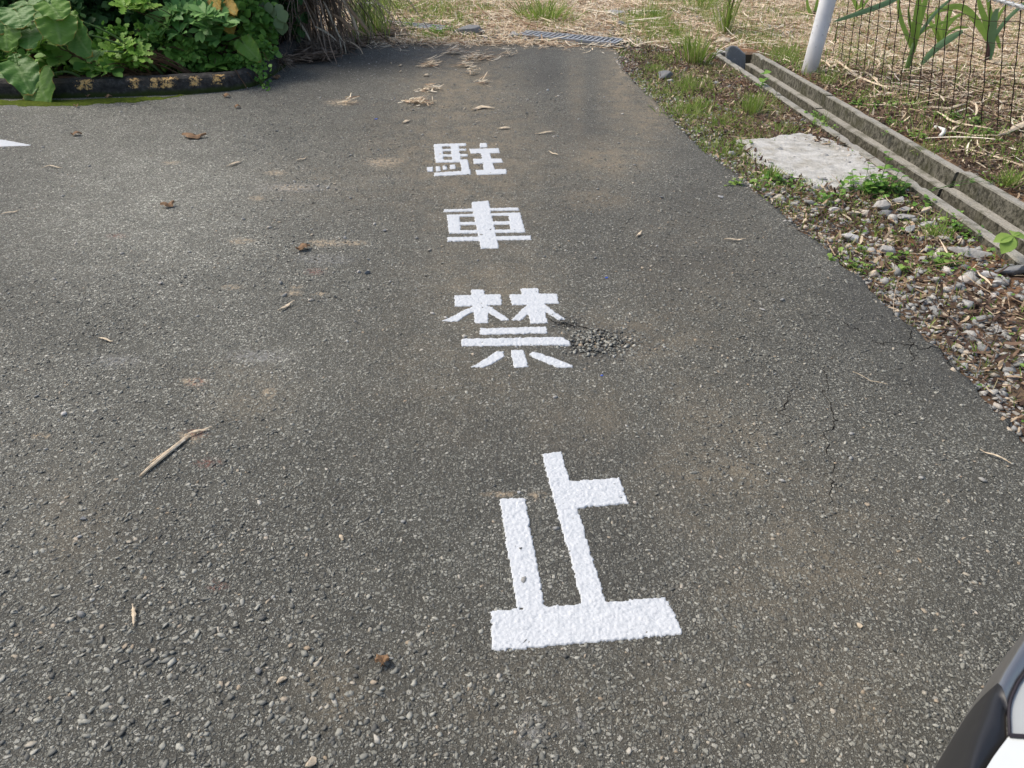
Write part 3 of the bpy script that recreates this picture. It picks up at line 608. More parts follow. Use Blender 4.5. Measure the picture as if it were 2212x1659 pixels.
# ------------------------------------------------------------------ kerb
def build_kerb():
    base = [W(*K1(*p))[:2] for p in [(-600, 800), (0, 783), (450, 779), (900, 768), (1400, 752), (1760, 728), (1960, 700), (2060, 668), (2095, 640)]]
    base += [np.array(b) for b in [(base[-1][0]+.02, base[-1][1]+.35), (base[-1][0]+.0, base[-1][1]+1.0), (base[-1][0]-.1, base[-1][1]+2.2)]]
    B = np.array(base); d = np.r_[0, np.cumsum(np.hypot(*np.diff(B, axis=0).T))]
    s = np.arange(0, d[-1], .02); X = np.interp(s, d, B[:, 0]); Y = np.interp(s, d, B[:, 1])
    k = np.ones(9)/9; X = np.convolve(np.pad(X, 4, 'edge'), k, 'valid'); Y = np.convolve(np.pad(Y, 4, 'edge'), k, 'valid')
    T = np.stack([np.gradient(X), np.gradient(Y)], 1); T /= np.linalg.norm(T, axis=1)[:, None]; N = np.stack([-T[:, 1], T[:, 0]], 1)   # towards the bed
    prof = [(0, -.03), (.0, .03), (.004, .07), (.010, .10), (.02, .125), (.04, .142), (.07, .150), (.11, .150), (.14, .140), (.15, .11), (.15, -.03)]
    px, _ = proj(X, Y, 0*X)
    cuts = [i for i, q in enumerate([0])]
    marks = [K1(q, 700)[0] for q in (450-900, 450, 1335, 2010)]
    idx = [0] + [int(np.argmin(abs(px-m)+ (np.arange(len(px)) > np.argmax(px))*1e4)) for m in marks] + [len(X)-1]
    labs = ["black weathered kerbstone under the big leaves at the left edge of the photo", "black weathered kerbstone left of the joint, half covered by the lowest big leaf", "black weathered kerbstone with the thickest yellow paint flakes and moss at its foot", "black weathered kerbstone with fewer flakes, ending under the vine", "rounded corner kerb running back from the vine towards the dry leaves"]
    fl = [(630, 690), (670, 690), (960, 720), (1180, 690), (1290, 690), (1310, 660), (1500, 680), (1560, 645), (1640, 690)]
    FW = [W(*K1(a, b), .09)[:2] for a, b in fl]
    nn = 0
    for a, b in zip(idx[:-1], idx[1:]):
        if b-a < 6: continue
        V, FL = [], []; ii = list(range(a, min(b+1, len(px))))
        for q, i in enumerate(ii):
            e = 0
            if q == 0 or q == len(ii)-1: e = .003
            h = .94 + .12*(fbm(s[i]*3, 0, 4)-.5)
            if i > idx[-2]-25: h *= 1 - .0*(i-idx[-2])
            for j, (u, z) in enumerate(prof):
                w_ = (fbm(s[i]*14, j*2.1, 7, 3)-.5)*.012
                P = np.array([X[i], Y[i]]) + N[i]*(u+w_+e); V.append((P[0], P[1], z*h + w_*.5 - (e if z > 0 else 0)))
                dm = min(abs(P[0]-f[0])/.16 for f in FW); FL.append(np.clip(1-dm, 0, 1)*(1 if .045 < z < .145 else 0) - .6)
        m = len(prof); F = [(i*m+j, i*m+j+1, (i+1)*m+j+1, (i+1)*m+j) for i in range(len(ii)-1) for j in range(m-1)]
        F += [tuple(range(m))[::-1], tuple(range((len(ii)-1)*m, len(ii)*m))]
        c = np.array([*np.mean([v[:2] for v in V], 0), 0])
        o = link("kerbstone", mkmesh("kerbstone", np.array(V)-c, F, MA['kerb'], False, {"flake": FL}), loc=c)
        tag(o, labs[min(nn, 4)], "kerbstone", "kerbstones along the planting bed"); nn += 1
    # soil of the bed behind
    bed = [(X[i]+N[i][0]*.1, Y[i]+N[i][1]*.1) for i in range(0, len(X), 6)]
    bm_ = bmesh.new(); vs = [bm_.verts.new((x, y, .11)) for x, y in bed] + [bm_.verts.new((-4, 13, .15)), bm_.verts.new((-20, 13, .15)), bm_.verts.new((-20, 6, .11))]
    bm_.faces.new(vs); bmesh.ops.triangulate(bm_, faces=bm_.faces[:]); me = D.meshes.new("planting_bed"); bm_.to_mesh(me); bm_.free(); me.materials.append(MA['humus'])
    o = link("planting_bed", me); tag(o, kind="structure")
    return bed
BED = build_kerb()

# ------------------------------------------------------------------ grates over the cross drain
def grate(p0, p1, label):
    a, b = W(*ZD(*p0)), W(*ZD(*p1)); d = b-a; L = np.linalg.norm(d); x = d/L; y = np.array([-x[1], x[0], 0]); zt = .02
    c = (a+b)/2; r = empty("drain_grate", c, label, "drain grate", "steel grates over the cross drain"); A = np.array([x, y, [0, 0, 1]])
    wd = .34; f = MB()
    for s in (-1, 1): f.box(c+y*s*wd/2+[0, 0, zt], (L, .03, .04), A)
    for s in (-1, 1): f.box(c+x*s*(L/2-.012)+[0, 0, zt-.002], (.024, wd-.03, .038), A)
    f.obj("frame", MA['galv'], r)
    g = MB(); n = int(L/.062)
    for i in range(1, n):
        g.box(c + x*(-L/2+L*i/n) + [0, 0, zt], (.022, wd-.031, .030), A)
    g.box(c+[0, 0, zt-.012], (L-.05, .012, .02), A)
    g.obj("bars", MA['galv'], r)
    return c, x, y, L, wd
G1 = grate((640, 128), (985, 160), "left steel grate half buried in straw at the far edge of the asphalt")
G2 = grate((1370, 182), (1870, 226), "right steel grate with clear slanting bars at the far edge of the asphalt")
def crossdrain():
    a, b = W(*ZD(600, 125)), W(*ZD(1900, 232)); d = b-a; L = np.linalg.norm(d); x = d/L; y = np.array([-x[1], x[0], 0])
    m = MB(); A = np.array([x, y, [0, 0, 1]]); c = (a+b)/2
    for s in (-1, 1): m.box(c+y*s*.225-[0, 0, .06], (L+.1, .07, .15), A)
    o = m.obj("cross_drain", MA['concrete']); tag(o, "low concrete drain walls under the two steel grates", "drain")
    k = MB(); k.box(c+[0, 0, .005], (L, .36, .012), A); o = k.obj("silt", m_simple("dark_silt", (.02, .016, .012), .9, .1)); tag(o, "dark silt in the cross drain under the steel grates", "soil", kind="stuff")
crossdrain()

# ------------------------------------------------------------------ post, fence, barbed wire
def build_post():
    b = W(*Z3(985, 425)); top = WY(*Z3(1098, 0), b[1]-.02); d = (top-b); d /= d[2]
    r = empty("post", b, "leaning grey-white plastic post standing right behind the drain", "post")
    zs = np.array([-.1, 0, .3, .8, 1.3, 1.8, 2.3]); m = MB(); m.tube(b+d*zs[:, None], .078, 28); m.obj("pole", MA['post'], r, True)
    c = MB(); c.tube(b+d*np.array([2.29, 2.335, 2.345])[:, None], [.084, .084, .05], 28); c.obj("cap", MA['post'], r, True)
build_post()
WIRES = [((420,560),(487,110)),((495,600),(575,0)),((565,640),(652,0)),((640,670),(708,0)),((705,740),(790,0)),((788,770),(870,0)),((875,800),(960,0)),((955,860),(1050,0)),((1045,900),(1145,0)),((1125,955),(1230,0)),((1215,980),(1325,0)),((1308,1035),(1425,0)),((1408,1080),(1515,0)),((1530,1105),(1650,0)),((1660,1170),(1770,0)),((1805,1220),(1900,0)),((1955,1255),(2045,0)),((2070,1270),(2192,0)),((2215,1330),(2330,0)),((2360,1390),(2470,0)),((2520,1450),(2620,0))]
def build_fence():
    r = None; lines = []
    for b, t in WIRES:
        B = W(*Z5(*b)); B2 = B.copy(); T = WY(*Z5(*t), B[1]-.03); dz = T-B; dz /= dz[2]; lines.append((B2, dz))
    r = empty("wire_fence", lines[8][0], "rusty dark wire mesh fence standing in the straw field at the right", "fence")
    v = MB(); rr = np.random.default_rng(3)
    for i, (B, d) in enumerate(lines):
        hh = 1.35 if i else .48; z = np.linspace(0.0, hh, 24); P = B + d*z[:, None]; P[:, 0] += rr.normal(0, .0025, 24)
        if i in (6, 8): P[:, 0] += .035*np.exp(-((z-.55)/.12)**2)
        v.tube(P, .0038, 5)
        for q in range(3, 24, 2): v.tube(P[q]+np.array([[0, 0, -.006], [0, 0, .006]]), .0058, 5)
    v.obj("upright_wires", MA['wire'], r)
    h = MB()
    for k, z0 in enumerate((.10, .24, .38, .52, .66, .80, .95, 1.10, 1.25)):
        P = np.array([B+d*(z0+.012*math.sin(i*1.3+k)) for i, (B, d) in enumerate(lines) if i or z0 < .45])
        P[:, 0] -= .003; h.tube(P, .0024, 5)
    h.obj("cross_wires", MA['wire'], r)
build_fence()
def build_barb():
    a, b = WY(*Z5(1880, -25), 5.6), WY(*Z5(2212, 72), 4.9); d = b-a; a = a-d*2.6; b = b+d*1.2
    r = empty("barbed_wire", (a+b)/2, "pale twisted barbed wire crossing the top right corner of the photo", "barbed wire")
    n = 260; t = np.linspace(0, 1, n)[:, None]; C = a+(b-a)*t; x = nrm(b-a); u = nrm(np.cross(x, [0, 0, 1])); w_ = np.cross(u, x); m = MB()
    ph = np.linspace(0, 2*math.pi*60, n)[:, None]
    for s in (0, math.pi): m.tube(C+.0070*(np.cos(ph+s)*u+np.sin(ph+s)*w_), .0055, 5)
    m.obj("strand", MA['barb'], r)
    for q in np.linspace(.03, .97, 22):
        c = a+(b-a)*q
        bb = MB(); bb.tube([c-u*.02-w_*.02, c+x*.004, c+u*.02+w_*.02, c-x*.004, c+u*.02-w_*.02, c, c-u*.02+w_*.02], .0024, 5); bb.obj("barb", MA['barb'], r)
    r2 = r
    # second, thinner strand above
    for off in ((0, .16, .13),):
        m = MB(); m.tube(C+np.array(off)+.004*np.cos(ph)*u+.004*np.sin(ph)*w_, .003, 5); o = m.obj("strand", MA['barb'], r)
build_barb()
# end stake of barbed wire outside the frame
def stake(p, label):
    r = MB(); r.tube([p+[0, 0, -.1-p[2]], p+[0, 0, .25]], .02, 10); o = r.obj("stake", MA['galv']); tag(o, label, "stake")
# ------------------------------------------------------------------ scatter of litter, gravel, grass
def scatter(n, x0, x1, y0, y1, cond, margin=380, p=1.):
    x = rng.uniform(x0, x1, n); y = y0+(y1-y0)*rng.random(n)**p; qx, qy = proj(x, y, 0*x)
    k = (qx > -margin) & (qx < 2212+margin) & (qy > -260) & (qy < 1659+margin) & cond(x, y, qx, qy)
    return x[k], y[k], qx[k], qy[k]
slabpoly = [W(*Z3(*p)) for p in [(680, 818), (930, 792), (1190, 862), (1370, 975), (1330, 1005), (1010, 1028), (750, 925)]]
def offslab(x, y): return ~pip(x, y, slabpoly)
def verge(x, y): return (x > edge_x(y)+.0) & (x < gut_x(y)-.285) & (y < far_y(x)+.1) & offslab(x, y)
def fieldr(x, y): return (x > gut_x(y)+.285) & (y < 9.6) | (y > far_y(x)+.02) & (x > -2.6)
def notgrate(x, y):
    k = np.ones(x.shape, bool)
    for c, ax, ay, L, wd in (G1, G2):
        u = (x-c[0])*ax[0]+(y-c[1])*ax[1]; v = (x-c[0])*ay[0]+(y-c[1])*ay[1]; k &= ~((abs(u) < L/2) & (abs(v) < wd/2+.02))
    return k
def farfield(x, y): return (y > far_y(x)+.02) & (x > -2.9) & notgrate(x, y)
def lay(x, y, L0, L1, w0, w1, lift=.02, tilt=.12, curl=.12, seg=3):
    n = len(x); a = rng.uniform(0, 2*math.pi, n); Lx = L0+(L1-L0)*rng.random(n)**1.8
    Dv = np.stack([np.cos(a), np.sin(a), rng.normal(0, tilt, n)], 1); zz = gz(x, y)+rng.random(n)**2*lift+.003
    P = np.stack([x, y, zz], 1)-Dv*Lx[:, None]/2*np.array([1, 1, 0]); P[:, 2] += np.maximum(0, -Dv[:, 2]*Lx)
    side = np.cross(Dv, np.stack([rng.normal(0, .35, n), rng.normal(0, .35, n), np.ones(n)], 1))
    V, F = blades(P, Dv, Lx, rng.uniform(w0, w1, n), rng.normal(0, curl, n), seg, side, prof=lambda t: .45+.55*np.sin(math.pi*np.clip(t*.9+.05, 0, 1)))
    # sideways curve
    V = V.reshape(n, seg+1, 2, 3); t = np.linspace(0, 1, seg+1); cv = rng.normal(0, .12, n)*Lx
    nn = np.stack([-Dv[:, 1], Dv[:, 0], 0*a], 1); V += (nn*cv[:, None])[:, None, None, :]*((t-.5)**2)[None, :, None, None]*2
    V[..., 2] = np.maximum(V[..., 2], gz(V[..., 0], V[..., 1])-.004)
    return V.reshape(-1, 3), F
def straw_layers():
    parts = []
    c = lambda x, y, a, b: farfield(x, y) | ((x > gut_x(y)+.32) & (y <= 9.7) & (rng.random(x.shape) < np.clip((y-5.8)/3.4, .10, 1)*np.clip((x-gut_x(y)-.15)/1.3, .12, 1)))
    x, y, _, _ = scatter(190000, -3, 10, 5.0, 16.5, c); parts.append(lay(x, y, .03, .22, .005, .015, .04))
    x, y, _, _ = scatter(14000, -3, 10, 5.0, 16.5, c); parts.append(lay(x, y, .15, .60, .006, .020, .06, .08, .05, 5))
    c = lambda x, y, a, b: (rng.random(x.shape) < np.exp(-((far_y(x)-y)/.14)**1)) & (x < 1.2) & (y < far_y(x)+.1)
    x, y, _, _ = scatter(5200, -2.4, 1.3, 9.0, 9.85, c); P_ = lay(x, y, .03, .22, .005, .015, .03); P_[0][:, 2] = np.maximum(P_[0][:, 2]+.012, .004); parts.append(P_)
    V, F = cat(parts); o = link("straw", mkmesh("straw", V, F, MA['straw'])); tag(o, "pale dry cane straw covering the field", "straw", kind="stuff")
    parts = []
    c = lambda x, y, a, b: (verge(x, y) & (rng.random(x.shape) < .5+.9*np.clip(fbm(x*2, y*2, 33)*2.2-.75, 0, 1)*(np.clip((x-edge_x(y))/.4, 0, 1)))) | ((x > gut_x(y)+.29) & (y < 8.9) & (rng.random(x.shape) < .95-np.clip((x-gut_x(y)-1.2)/4, 0, .8)))
    x, y, _, _ = scatter(110000, 1.0, 7, 1.2, 9.8, c, p=.9); parts.append(lay(x, y, .015, .075, .004, .020, .015, .25, .3))
    x, y, _, _ = scatter(9000, 1.0, 7, 1.2, 9.8, c); parts.append(lay(x, y, .08, .28, .002, .006, .03, .15, .1, 4))
    V, F = cat(parts); o = link("leaf_litter", mkmesh("leaf_litter", V, F, MA['litter'])); tag(o, "brown dead leaf and twig litter beside the drain", "leaf litter", kind="stuff")
straw_layers()
def gravel_layers():
    c = lambda x, y, a, b: (x > edge_x(y)-.05) & (x < gut_x(y)-.29) & (y < 10.1) & offslab(x, y) & (rng.random(x.shape) < np.clip(1.1-(x-edge_x(y))/.45, .06, 1)*(1-.5*(x < edge_x(y)))+.5*(fbm(x*3, y*3, 90) > .55)*.5)
    x, y, _, _ = scatter(34000, 1.0, 2.9, 1.0, 10.1, c)
    x2, y2, _, _ = scatter(9000, -2.5, 4, 9.7, 13.5, lambda x, y, a, b: farfield(x, y) & (fbm(x*1.2, y*1.2, 15) > .52))
    c3 = lambda x, y, a, b: (x > edge_x(y)+.1) & (x < gut_x(y)-.29)
    x3, y3, _, _ = scatter(900, 1.2, 2.7, 1.6, 5.6, c3)
    parts = []
    for X, Y, s0, s1 in ((x, y, .005, .017), (x2, y2, .010, .035), (x3, y3, .014, .034)):
        n = len(X); A, B, C = frames(n, .35); sz = s0+(s1-s0)*rng.random(n)**2.5
        for k in range(8):
            TV = ICO1[0]*(1+rng.normal(0, .27, ICO1[0].shape)); m = np.arange(n) % 8 == k
            S = np.stack([sz[m]*rng.uniform(.8, 1.6, m.sum()), sz[m]*rng.uniform(.7, 1.1, m.sum()), sz[m]*rng.uniform(.35, .75, m.sum())], 1)
            O = np.stack([X[m], Y[m], gz(X[m], Y[m])+sz[m]*.3], 1); parts.append(stamp(TV, ICO1[1], O, A[m], B[m], C[m], S))
    V, F = cat(parts); o = link("gravel", mkmesh("gravel", V, F, MA['gravel'])); tag(o, "grey gravel along the right edge of the asphalt", "gravel", kind="stuff")
    # loose pebbles strewn on the asphalt
    c = lambda x, y, a, b: (x < edge_x(y)-.05) & (y < far_y(x)-.05) & (rng.random(x.shape) < .12+.9*blob(a, b, [(1000, 200, 260, 120, 1), (700, 560, 160, 160, .8), (1300, 745, 90, 40, .5)]))
    x, y, _, _ = scatter(5200, -4.5, 1.9, 1.0, 9.6, c)
    n = len(x); A, B, C = frames(n, .2); sz = .003+.008*rng.random(n)**3
    TV = ICO1[0]*(1+rng.normal(0, .2, ICO1[0].shape)); V, F = stamp(TV, ICO1[1], np.stack([x, y, sz*.4], 1), A, B, C, np.stack([sz*1.3, sz, sz*.6], 1))
    o = link("loose_pebbles", mkmesh("loose_pebbles", V, F, MA['gravel'])); tag(o, "small loose pebbles strewn over the asphalt", "pebbles", kind="stuff")
gravel_layers()
def grass_patch(x, y, h0, h1, w, lean=.35, seg=4):
    n = len(x); a = rng.uniform(0, 2*math.pi, n); l = np.abs(rng.normal(0, lean, n)); Dv = nrm(np.stack([np.cos(a)*l, np.sin(a)*l, np.ones(n)], 1)); L = rng.uniform(h0, h1, n)
    return blades(np.stack([x, y, gz(x, y)-.004], 1), Dv, L, rng.uniform(w*.6, w*1.3, n), rng.uniform(.05, .5, n), seg)
def grass_layers():
    parts = []
    m = lambda x, y, s, t: np.clip((fbm(x*1.3, y*1.3, s)-t)*8, 0, 1)
    pts = np.array([(ZT(*p)) for p in [(620, 200), (500, 250), (700, 320), (420, 380), (1050, 150), (1000, 60), (1150, 250), (950, 20), (1500, 400), (1650, 450), (1950, 650), (1980, 560), (300, 350), (860, 480), (1830, 620), (700, 180), (820, 380)]] + [ZD(*p) for p in [(600, 30), (700, 60), (850, 80), (950, 60), (620, 100), (1050, 110), (900, 110), (2050, 100), (2100, 60), (2150, 160), (1560, 120), (980, 180), (1500, 60)]])
    def nearpts(a, b, r): 
        v = np.zeros(a.shape)
        for q in pts: v = np.maximum(v, np.exp(-(((a-q[0])/(r))**2+((b-q[1])/(r*.45))**2)))
        return v
    c = lambda x, y, a, b: fieldr(x, y) & notgrate(x, y) & (rng.random(x.shape) < .06+.35*m(x, y, 50, .50)+.9*nearpts(a, b, 44))
    x, y, _, _ = scatter(90000, -2.8, 9, 5, 16, c); parts.append(grass_patch(x, y, .03, .15, .007))
    c = lambda x, y, a, b: verge(x, y) & (rng.random(x.shape) < .03+.75*m(x, y, 51, .48)*np.clip((y-2.6)/3, .15, 1))
    x, y, _, _ = scatter(50000, 1, 2.8, 1.2, 10, c); parts.append(grass_patch(x, y, .02, .085, .005, .6))
    for q, rx, ry, nb, hh in [((520, 230), 60, 26, 900, .14), ((700, 320), 50, 22, 800, .14), ((420, 390), 26, 14, 300, .12), ((1010, 110), 46, 22, 500, .2), ((1150, 260), 26, 16, 300, .14), ((1520, 400), 40, 16, 400, .12), ((1620, 470), 26, 12, 250, .10), ((1960, 640), 26, 14, 300, .14), ((860, 480), 34, 16, 350, .12), ((1830, 620), 24, 10, 200, .1), ((700, 180), 46, 18, 500, .16), ((200, 330), 20, 8, 100, .1), ((600, 650), 20, 10, 200, .1), ((350, 640), 18, 7, 120, .08), ((480, 745), 22, 8, 260, .08), ((860, 960), 26, 12, 260, .12), ((960, 1180), 26, 14, 260, .12), ((700, 1030), 40, 14, 300, .08), ((1100, 940), 14, 8, 90, .1)]:
        c0 = ZT(*q); P = np.array([W(c0[0]+a, c0[1]+b) for a, b in zip(rng.normal(0, rx*.6, nb), rng.normal(0, ry*.6, nb)) if c0[1]+b > -150]); P = P[notgrate(P[:, 0], P[:, 1]) & (P[:, 0] > edge_x(P[:, 1])+.02) & (abs(P[:, 0]-gut_x(P[:, 1])) > .28)]; parts.append(grass_patch(P[:, 0], P[:, 1], hh*.4, hh*1.2, .006))
    for q, rx, ry, nb, hh in [((610, 40), 60, 16, 900, .16), ((760, 60), 60, 14, 700, .13), ((880, 100), 60, 12, 600, .10), ((960, 70), 40, 12, 400, .13), ((1050, 110), 30, 10, 300, .1), ((2060, 100), 40, 18, 500, .16), ((2150, 170), 30, 12, 300, .12), ((1580, 205), 36, 7, 300, .07), ((900, 190), 40, 10, 400, .09), ((790, 140), 26, 7, 250, .08), ((1180, 60), 50, 14, 350, .1), ((550, 100), 20, 10, 250, .16), ((700, 10), 90, 14, 500, .14), ((1000, 10), 90, 14, 400, .12), ((1750, 215), 26, 6, 120, .05), ((1940, 120), 30, 14, 200, .12)]:
        c0 = ZD(*q); P = np.array([W(c0[0]+a, c0[1]+b) for a, b in zip(rng.normal(0, rx*.45, nb), rng.normal(0, ry*.45, nb)) if c0[1]+b > -150]); P = P[notgrate(P[:, 0], P[:, 1]) & (P[:, 1] > far_y(P[:, 0]))]; parts.append(grass_patch(P[:, 0], P[:, 1], hh*.4, hh*1.2, .009))
    c = lambda x, y, a, b: (x > gut_x(y)+.3) & (y < 13) & (rng.random(x.shape) < .25+.75*m(x, y, 53, .5))
    x, y, _, _ = scatter(5200, 2.6, 8, 4.5, 13, c); parts.append(grass_patch(x, y, .06, .28, .006, .3))
    V, F = cat(parts); o = link("grass", mkmesh("grass", V, F, MA['grass'])); tag(o, "thin green grass coming through the straw and gravel", "grass", kind="stuff")
    # creeping clover-like ground leaves
    c = lambda x, y, a, b: (verge(x, y) & (rng.random(x.shape) < .05+.5*m(x, y, 71, .56))) | ((x > gut_x(y)+.285) & (y < 9.6) & (rng.random(x.shape) < .10+.8*m(x, y, 72, .50)))
    x, y, _, _ = scatter(30000, 1, 7, 1.3, 10, c)
    n = len(x); A, B, C = frames(n, .45); V, F = stamp(LEAFV, LEAFF, np.stack([x, y, gz(x, y)+.008+rng.random(n)*.03], 1), A, B, C, rng.uniform(.010, .028, n))
    o = link("ground_cover", mkmesh("ground_cover", V, F, MA['weed'], True)); tag(o, "small green creeping leaves among litter and gravel", "ground cover", kind="stuff")
# leaf templates (x along the leaf, y across, z up)
def leaf_tpl(prof, fold=.18, curl=-.25, serr=0.):
    V, F = [], []; n = len(prof)
    for i, wv in enumerate(prof):
        t = i/(n-1); z = curl*t*t; e = (serr*(1 if i % 2 else -1)) if 0 < i < n-1 else 0
        V += [(t, -(wv+e*wv), z+fold*wv), (t, 0, z), (t, wv+e*wv, z+fold*wv)]
    for i in range(n-1):
        b = i*3; F += [(b, b+1, b+4, b+3), (b+1, b+2, b+5, b+4)]
    return np.array(V), np.array(F)
LEAFV, LEAFF = leaf_tpl([.03, .30, .42, .34, .02])
SPATV, SPATF = leaf_tpl([.02, .07, .14, .22, .24, .16, .02], .2, -.12)
OAKV, OAKF = leaf_tpl([.03, .12, .14, .26, .18, .30, .20, .24, .02], .15, -.15, .18)
ROUNDV, ROUNDF = leaf_tpl([.05, .34, .46, .44, .28, .03], .1, -.1)
grass_layers()

# ------------------------------------------------------------------ tufts and small plants (things)
def tuft(px, conv, label, n=90, h=(.10, .25), w=.006, lean=.35, spread=.05, mat='grass', dry=0, name="grass_tuft", z=None, y=None, group="grass tufts beside the drain"):
    p = W(*conv(*px)); p[2] = gz(p[0], p[1]) if z is None else z
    r = empty(name, p, label, "grass", group)
    def mk(n, h, w, lean, mat, nm):
        a = rng.uniform(0, 2*math.pi, n); l = np.abs(rng.normal(0, lean, n)); q = rng.normal(0, spread, (n, 2))
        Dv = nrm(np.stack([np.cos(a)*l+q[:, 0]*2, np.sin(a)*l+q[:, 1]*2, np.ones(n)], 1))
        V, F = blades(np.c_[q, np.zeros(n)-.005], Dv, rng.uniform(h[0], h[1], n), rng.uniform(w*.6, w*1.3, n), rng.uniform(.08, .55, n), 6)
        link(nm, mkmesh(nm, V, F, MA[mat]), r)
    mk(n, h, w, lean, mat, "blades")
    if dry: mk(dry, (h[0]*.5, h[1]*.8), w*.8, .8, 'straw', "dry_blades")
    return r
tuft((930, 660), ZT, "tall bright grass clump left of the drain's far end", 150, (.22, .55), .010, .22, .07, dry=30)
tuft((1250, 390), ZT, "tall grass clump with dark purple stems behind the drain's far end", 60, (.35, .75), .012, .18, .035, dry=10)
tuft((1040, 130), ZT, "tall pale grass stand in the straw at the top of the photo", 90, (.3, .6), .008, .2, .14)
tuft((1540, 1200), ZT, "dense short grass tuft at the left lip of the drain below the leafy weed", 190, (.10, .26), .006, .28, .05, dry=12)
tuft((760, 1230), ZT, "fine spreading grass tuft at the asphalt edge left of the pale slab", 150, (.08, .17), .005, .7, .08, dry=45)
tuft((460, 745), ZT, "small low grass tuft in the gravel near the top of the verge", 70, (.05, .11), .005, .5, .05)
tuft((850, 960), ZT, "thin upright grass tuft in the middle of the leaf litter", 60, (.10, .22), .005, .35, .06, dry=10)
tuft((2150, 800), ZT, "small grass tuft growing at the foot of the white post", 45, (.08, .18), .006, .3, .03)
tuft((1480, 110), ZD, "big bushy green grass clump above the right steel grate", 240, (.20, .50), .010, .45, .16)
tuft((390, 800), Z5, "grass tuft behind the drain to the right of the white post", 80, (.10, .22), .006, .4, .05, dry=15)
tuft((300, 1150), Z5, "thin grass sprouting inside the drain below the white post", 30, (.12, .24), .005, .3, .03, z=-.05)
tuft((500, 700), Z3, "short grass tuft left of the drain above the pale slab", 60, (.06, .13), .005, .5, .05)
tuft((850, 730), Z3, "low grass tuft touching the upper edge of the pale slab", 90, (.07, .16), .005, .55, .07, dry=12)
tuft((520, 850), Z3, "low green grass tuft between the asphalt and the pale slab", 110, (.06, .13), .005, .6, .08)
tuft((765, 1005), Z3, "dark green grass tuft at the lower left corner of the pale slab", 70, (.06, .13), .007, .55, .03)
tuft((2090, 680), Z6, "bright grass tuft on the field side of the drain at the right edge", 110, (.10, .20), .006, .55, .04, dry=20)
tuft((1540, 1020), Z6, "thin grass tuft between the rocks beside the drain", 60, (.08, .20), .005, .5, .04, dry=8)
tuft((1500, 400), Z6, "pale small grass tuft behind the drain beside the white pipe bit", 60, (.05, .13), .005, .6, .06, dry=15)
tuft((2480/1.0, 120), ZT, "far grass clump beyond the white post", 70, (.10, .25), .007, .4, .10)
tuft((1700, 240), Z3, "upright green grass under the wire fence's first cane", 60, (.08, .18), .006, .4, .08)
def weed(p, label, sprigs, name="weed", mat='weed', leaf=(LEAFV, LEAFF), catg="weed", group="leafy weeds beside the drain", zoff=0):
    """sprigs: list of (dx, dy, height, lean_x, lean_y, leaf size, leaves)"""
    p = np.array(p, float); r = empty(name, p, label, catg, group); st = MB(); O, X, Z, S = [], [], [], []
    for dx, dy, h, lx, ly, ls, nl in sprigs:
        t = np.linspace(0, 1, 6)[:, None]; b = p+[dx, dy, -.01]; P = b+np.array([lx, ly, h])*t + np.array([0, 0, -h*.25])*(t**2)*min(1, math.hypot(lx, ly)/max(h, .01))
        st.tube(P, np.linspace(.0028, .0012, 6), 5)
        for k in range(nl):
            q = (k+.6)/nl; c = P[0]*(1-q)+P[-1]*q if False else P[min(5, int(q*5+.5))]; a = k*2.4+rng.uniform(0, 1)
            d = nrm([math.cos(a), math.sin(a), .35+rng.normal(0, .2)]); O.append(c-p); X.append(d); z = nrm(np.cross(np.cross(d, [0, 0, 1]), d)+rng.normal(0, .25, 3)); Z.append(z); S.append(ls*rng.uniform(.7, 1.15))
    st.obj("stems", MA['greenstem'], r); O, X, Z, S = map(np.array, (O, X, Z, S)); Z = nrm(Z-X*(X*Z).sum(1)[:, None]); Y = np.cross(Z, X)
    V, F = stamp(leaf[0], leaf[1], O, X, Y, Z, S); link("leaves", mkmesh("leaves", V, F, MA[mat], True), r); return r
def gp_(px, conv): p = W(*conv(*px)); p[2] = gz(p[0], p[1]); return p
R = rng
weed(gp_((1080, 690), Z6), "leafy green weed patch at the lower right corner of the pale slab", [(R.normal(0, .10), R.normal(0, .05), R.uniform(.03, .13), R.normal(0, .03), R.normal(0, .03), .042, 6) for _ in range(50)] + [(.02, .03, .27, 0, 0, .062, 10), (-.07, .02, .20, -.02, 0, .055, 8), (.08, .03, .19, .04, 0, .055, 8), (-.14, .0, .12, -.03, 0, .05, 6)], "weed")
weed(gp_((1300, 690), Z6), "long runner weed arching over the drain to the field side", [(0, 0, .10, .55, .10, .04, 5), (.1, 0, .12, .42, .14, .04, 3), (.55, .10, .10, .08, .06, .045, 7)], "weed")
weed(gp_((1560, 1230), Z6), "light green small weed between the rocks right of the litter", [(R.normal(0, .03), R.normal(0, .03), R.uniform(.05, .11), R.normal(0, .02), R.normal(0, .02), .035, 5) for _ in range(7)], mat='weedlight')
weed(gp_((1680, 1240), Z6), "small pale weed seedling just right of the light green weed", [(R.normal(0, .02), R.normal(0, .02), R.uniform(.04, .08), R.normal(0, .02), 0, .03, 4) for _ in range(4)], mat='weedlight')
weed(gp_((1285, 1160), Z6), "tiny green weed growing out of the bare earth below the pale slab", [(R.normal(0, .015), R.normal(0, .015), R.uniform(.03, .07), 0, 0, .025, 5) for _ in range(5)])
weed(gp_((970, 1125), Z6), "tiny weed sprig at the edge of the roadside gravel", [(R.normal(0, .012), R.normal(0, .012), R.uniform(.03, .05), 0, 0, .022, 5) for _ in range(4)], mat='weedlight')
weed(gp_((1610, 930), Z6), "pale yellow-green weed sprig against the left lip of the drain", [(R.normal(0, .04), R.normal(0, .02), R.uniform(.04, .09), 0, 0, .03, 4) for _ in range(6)], mat='weedlight')
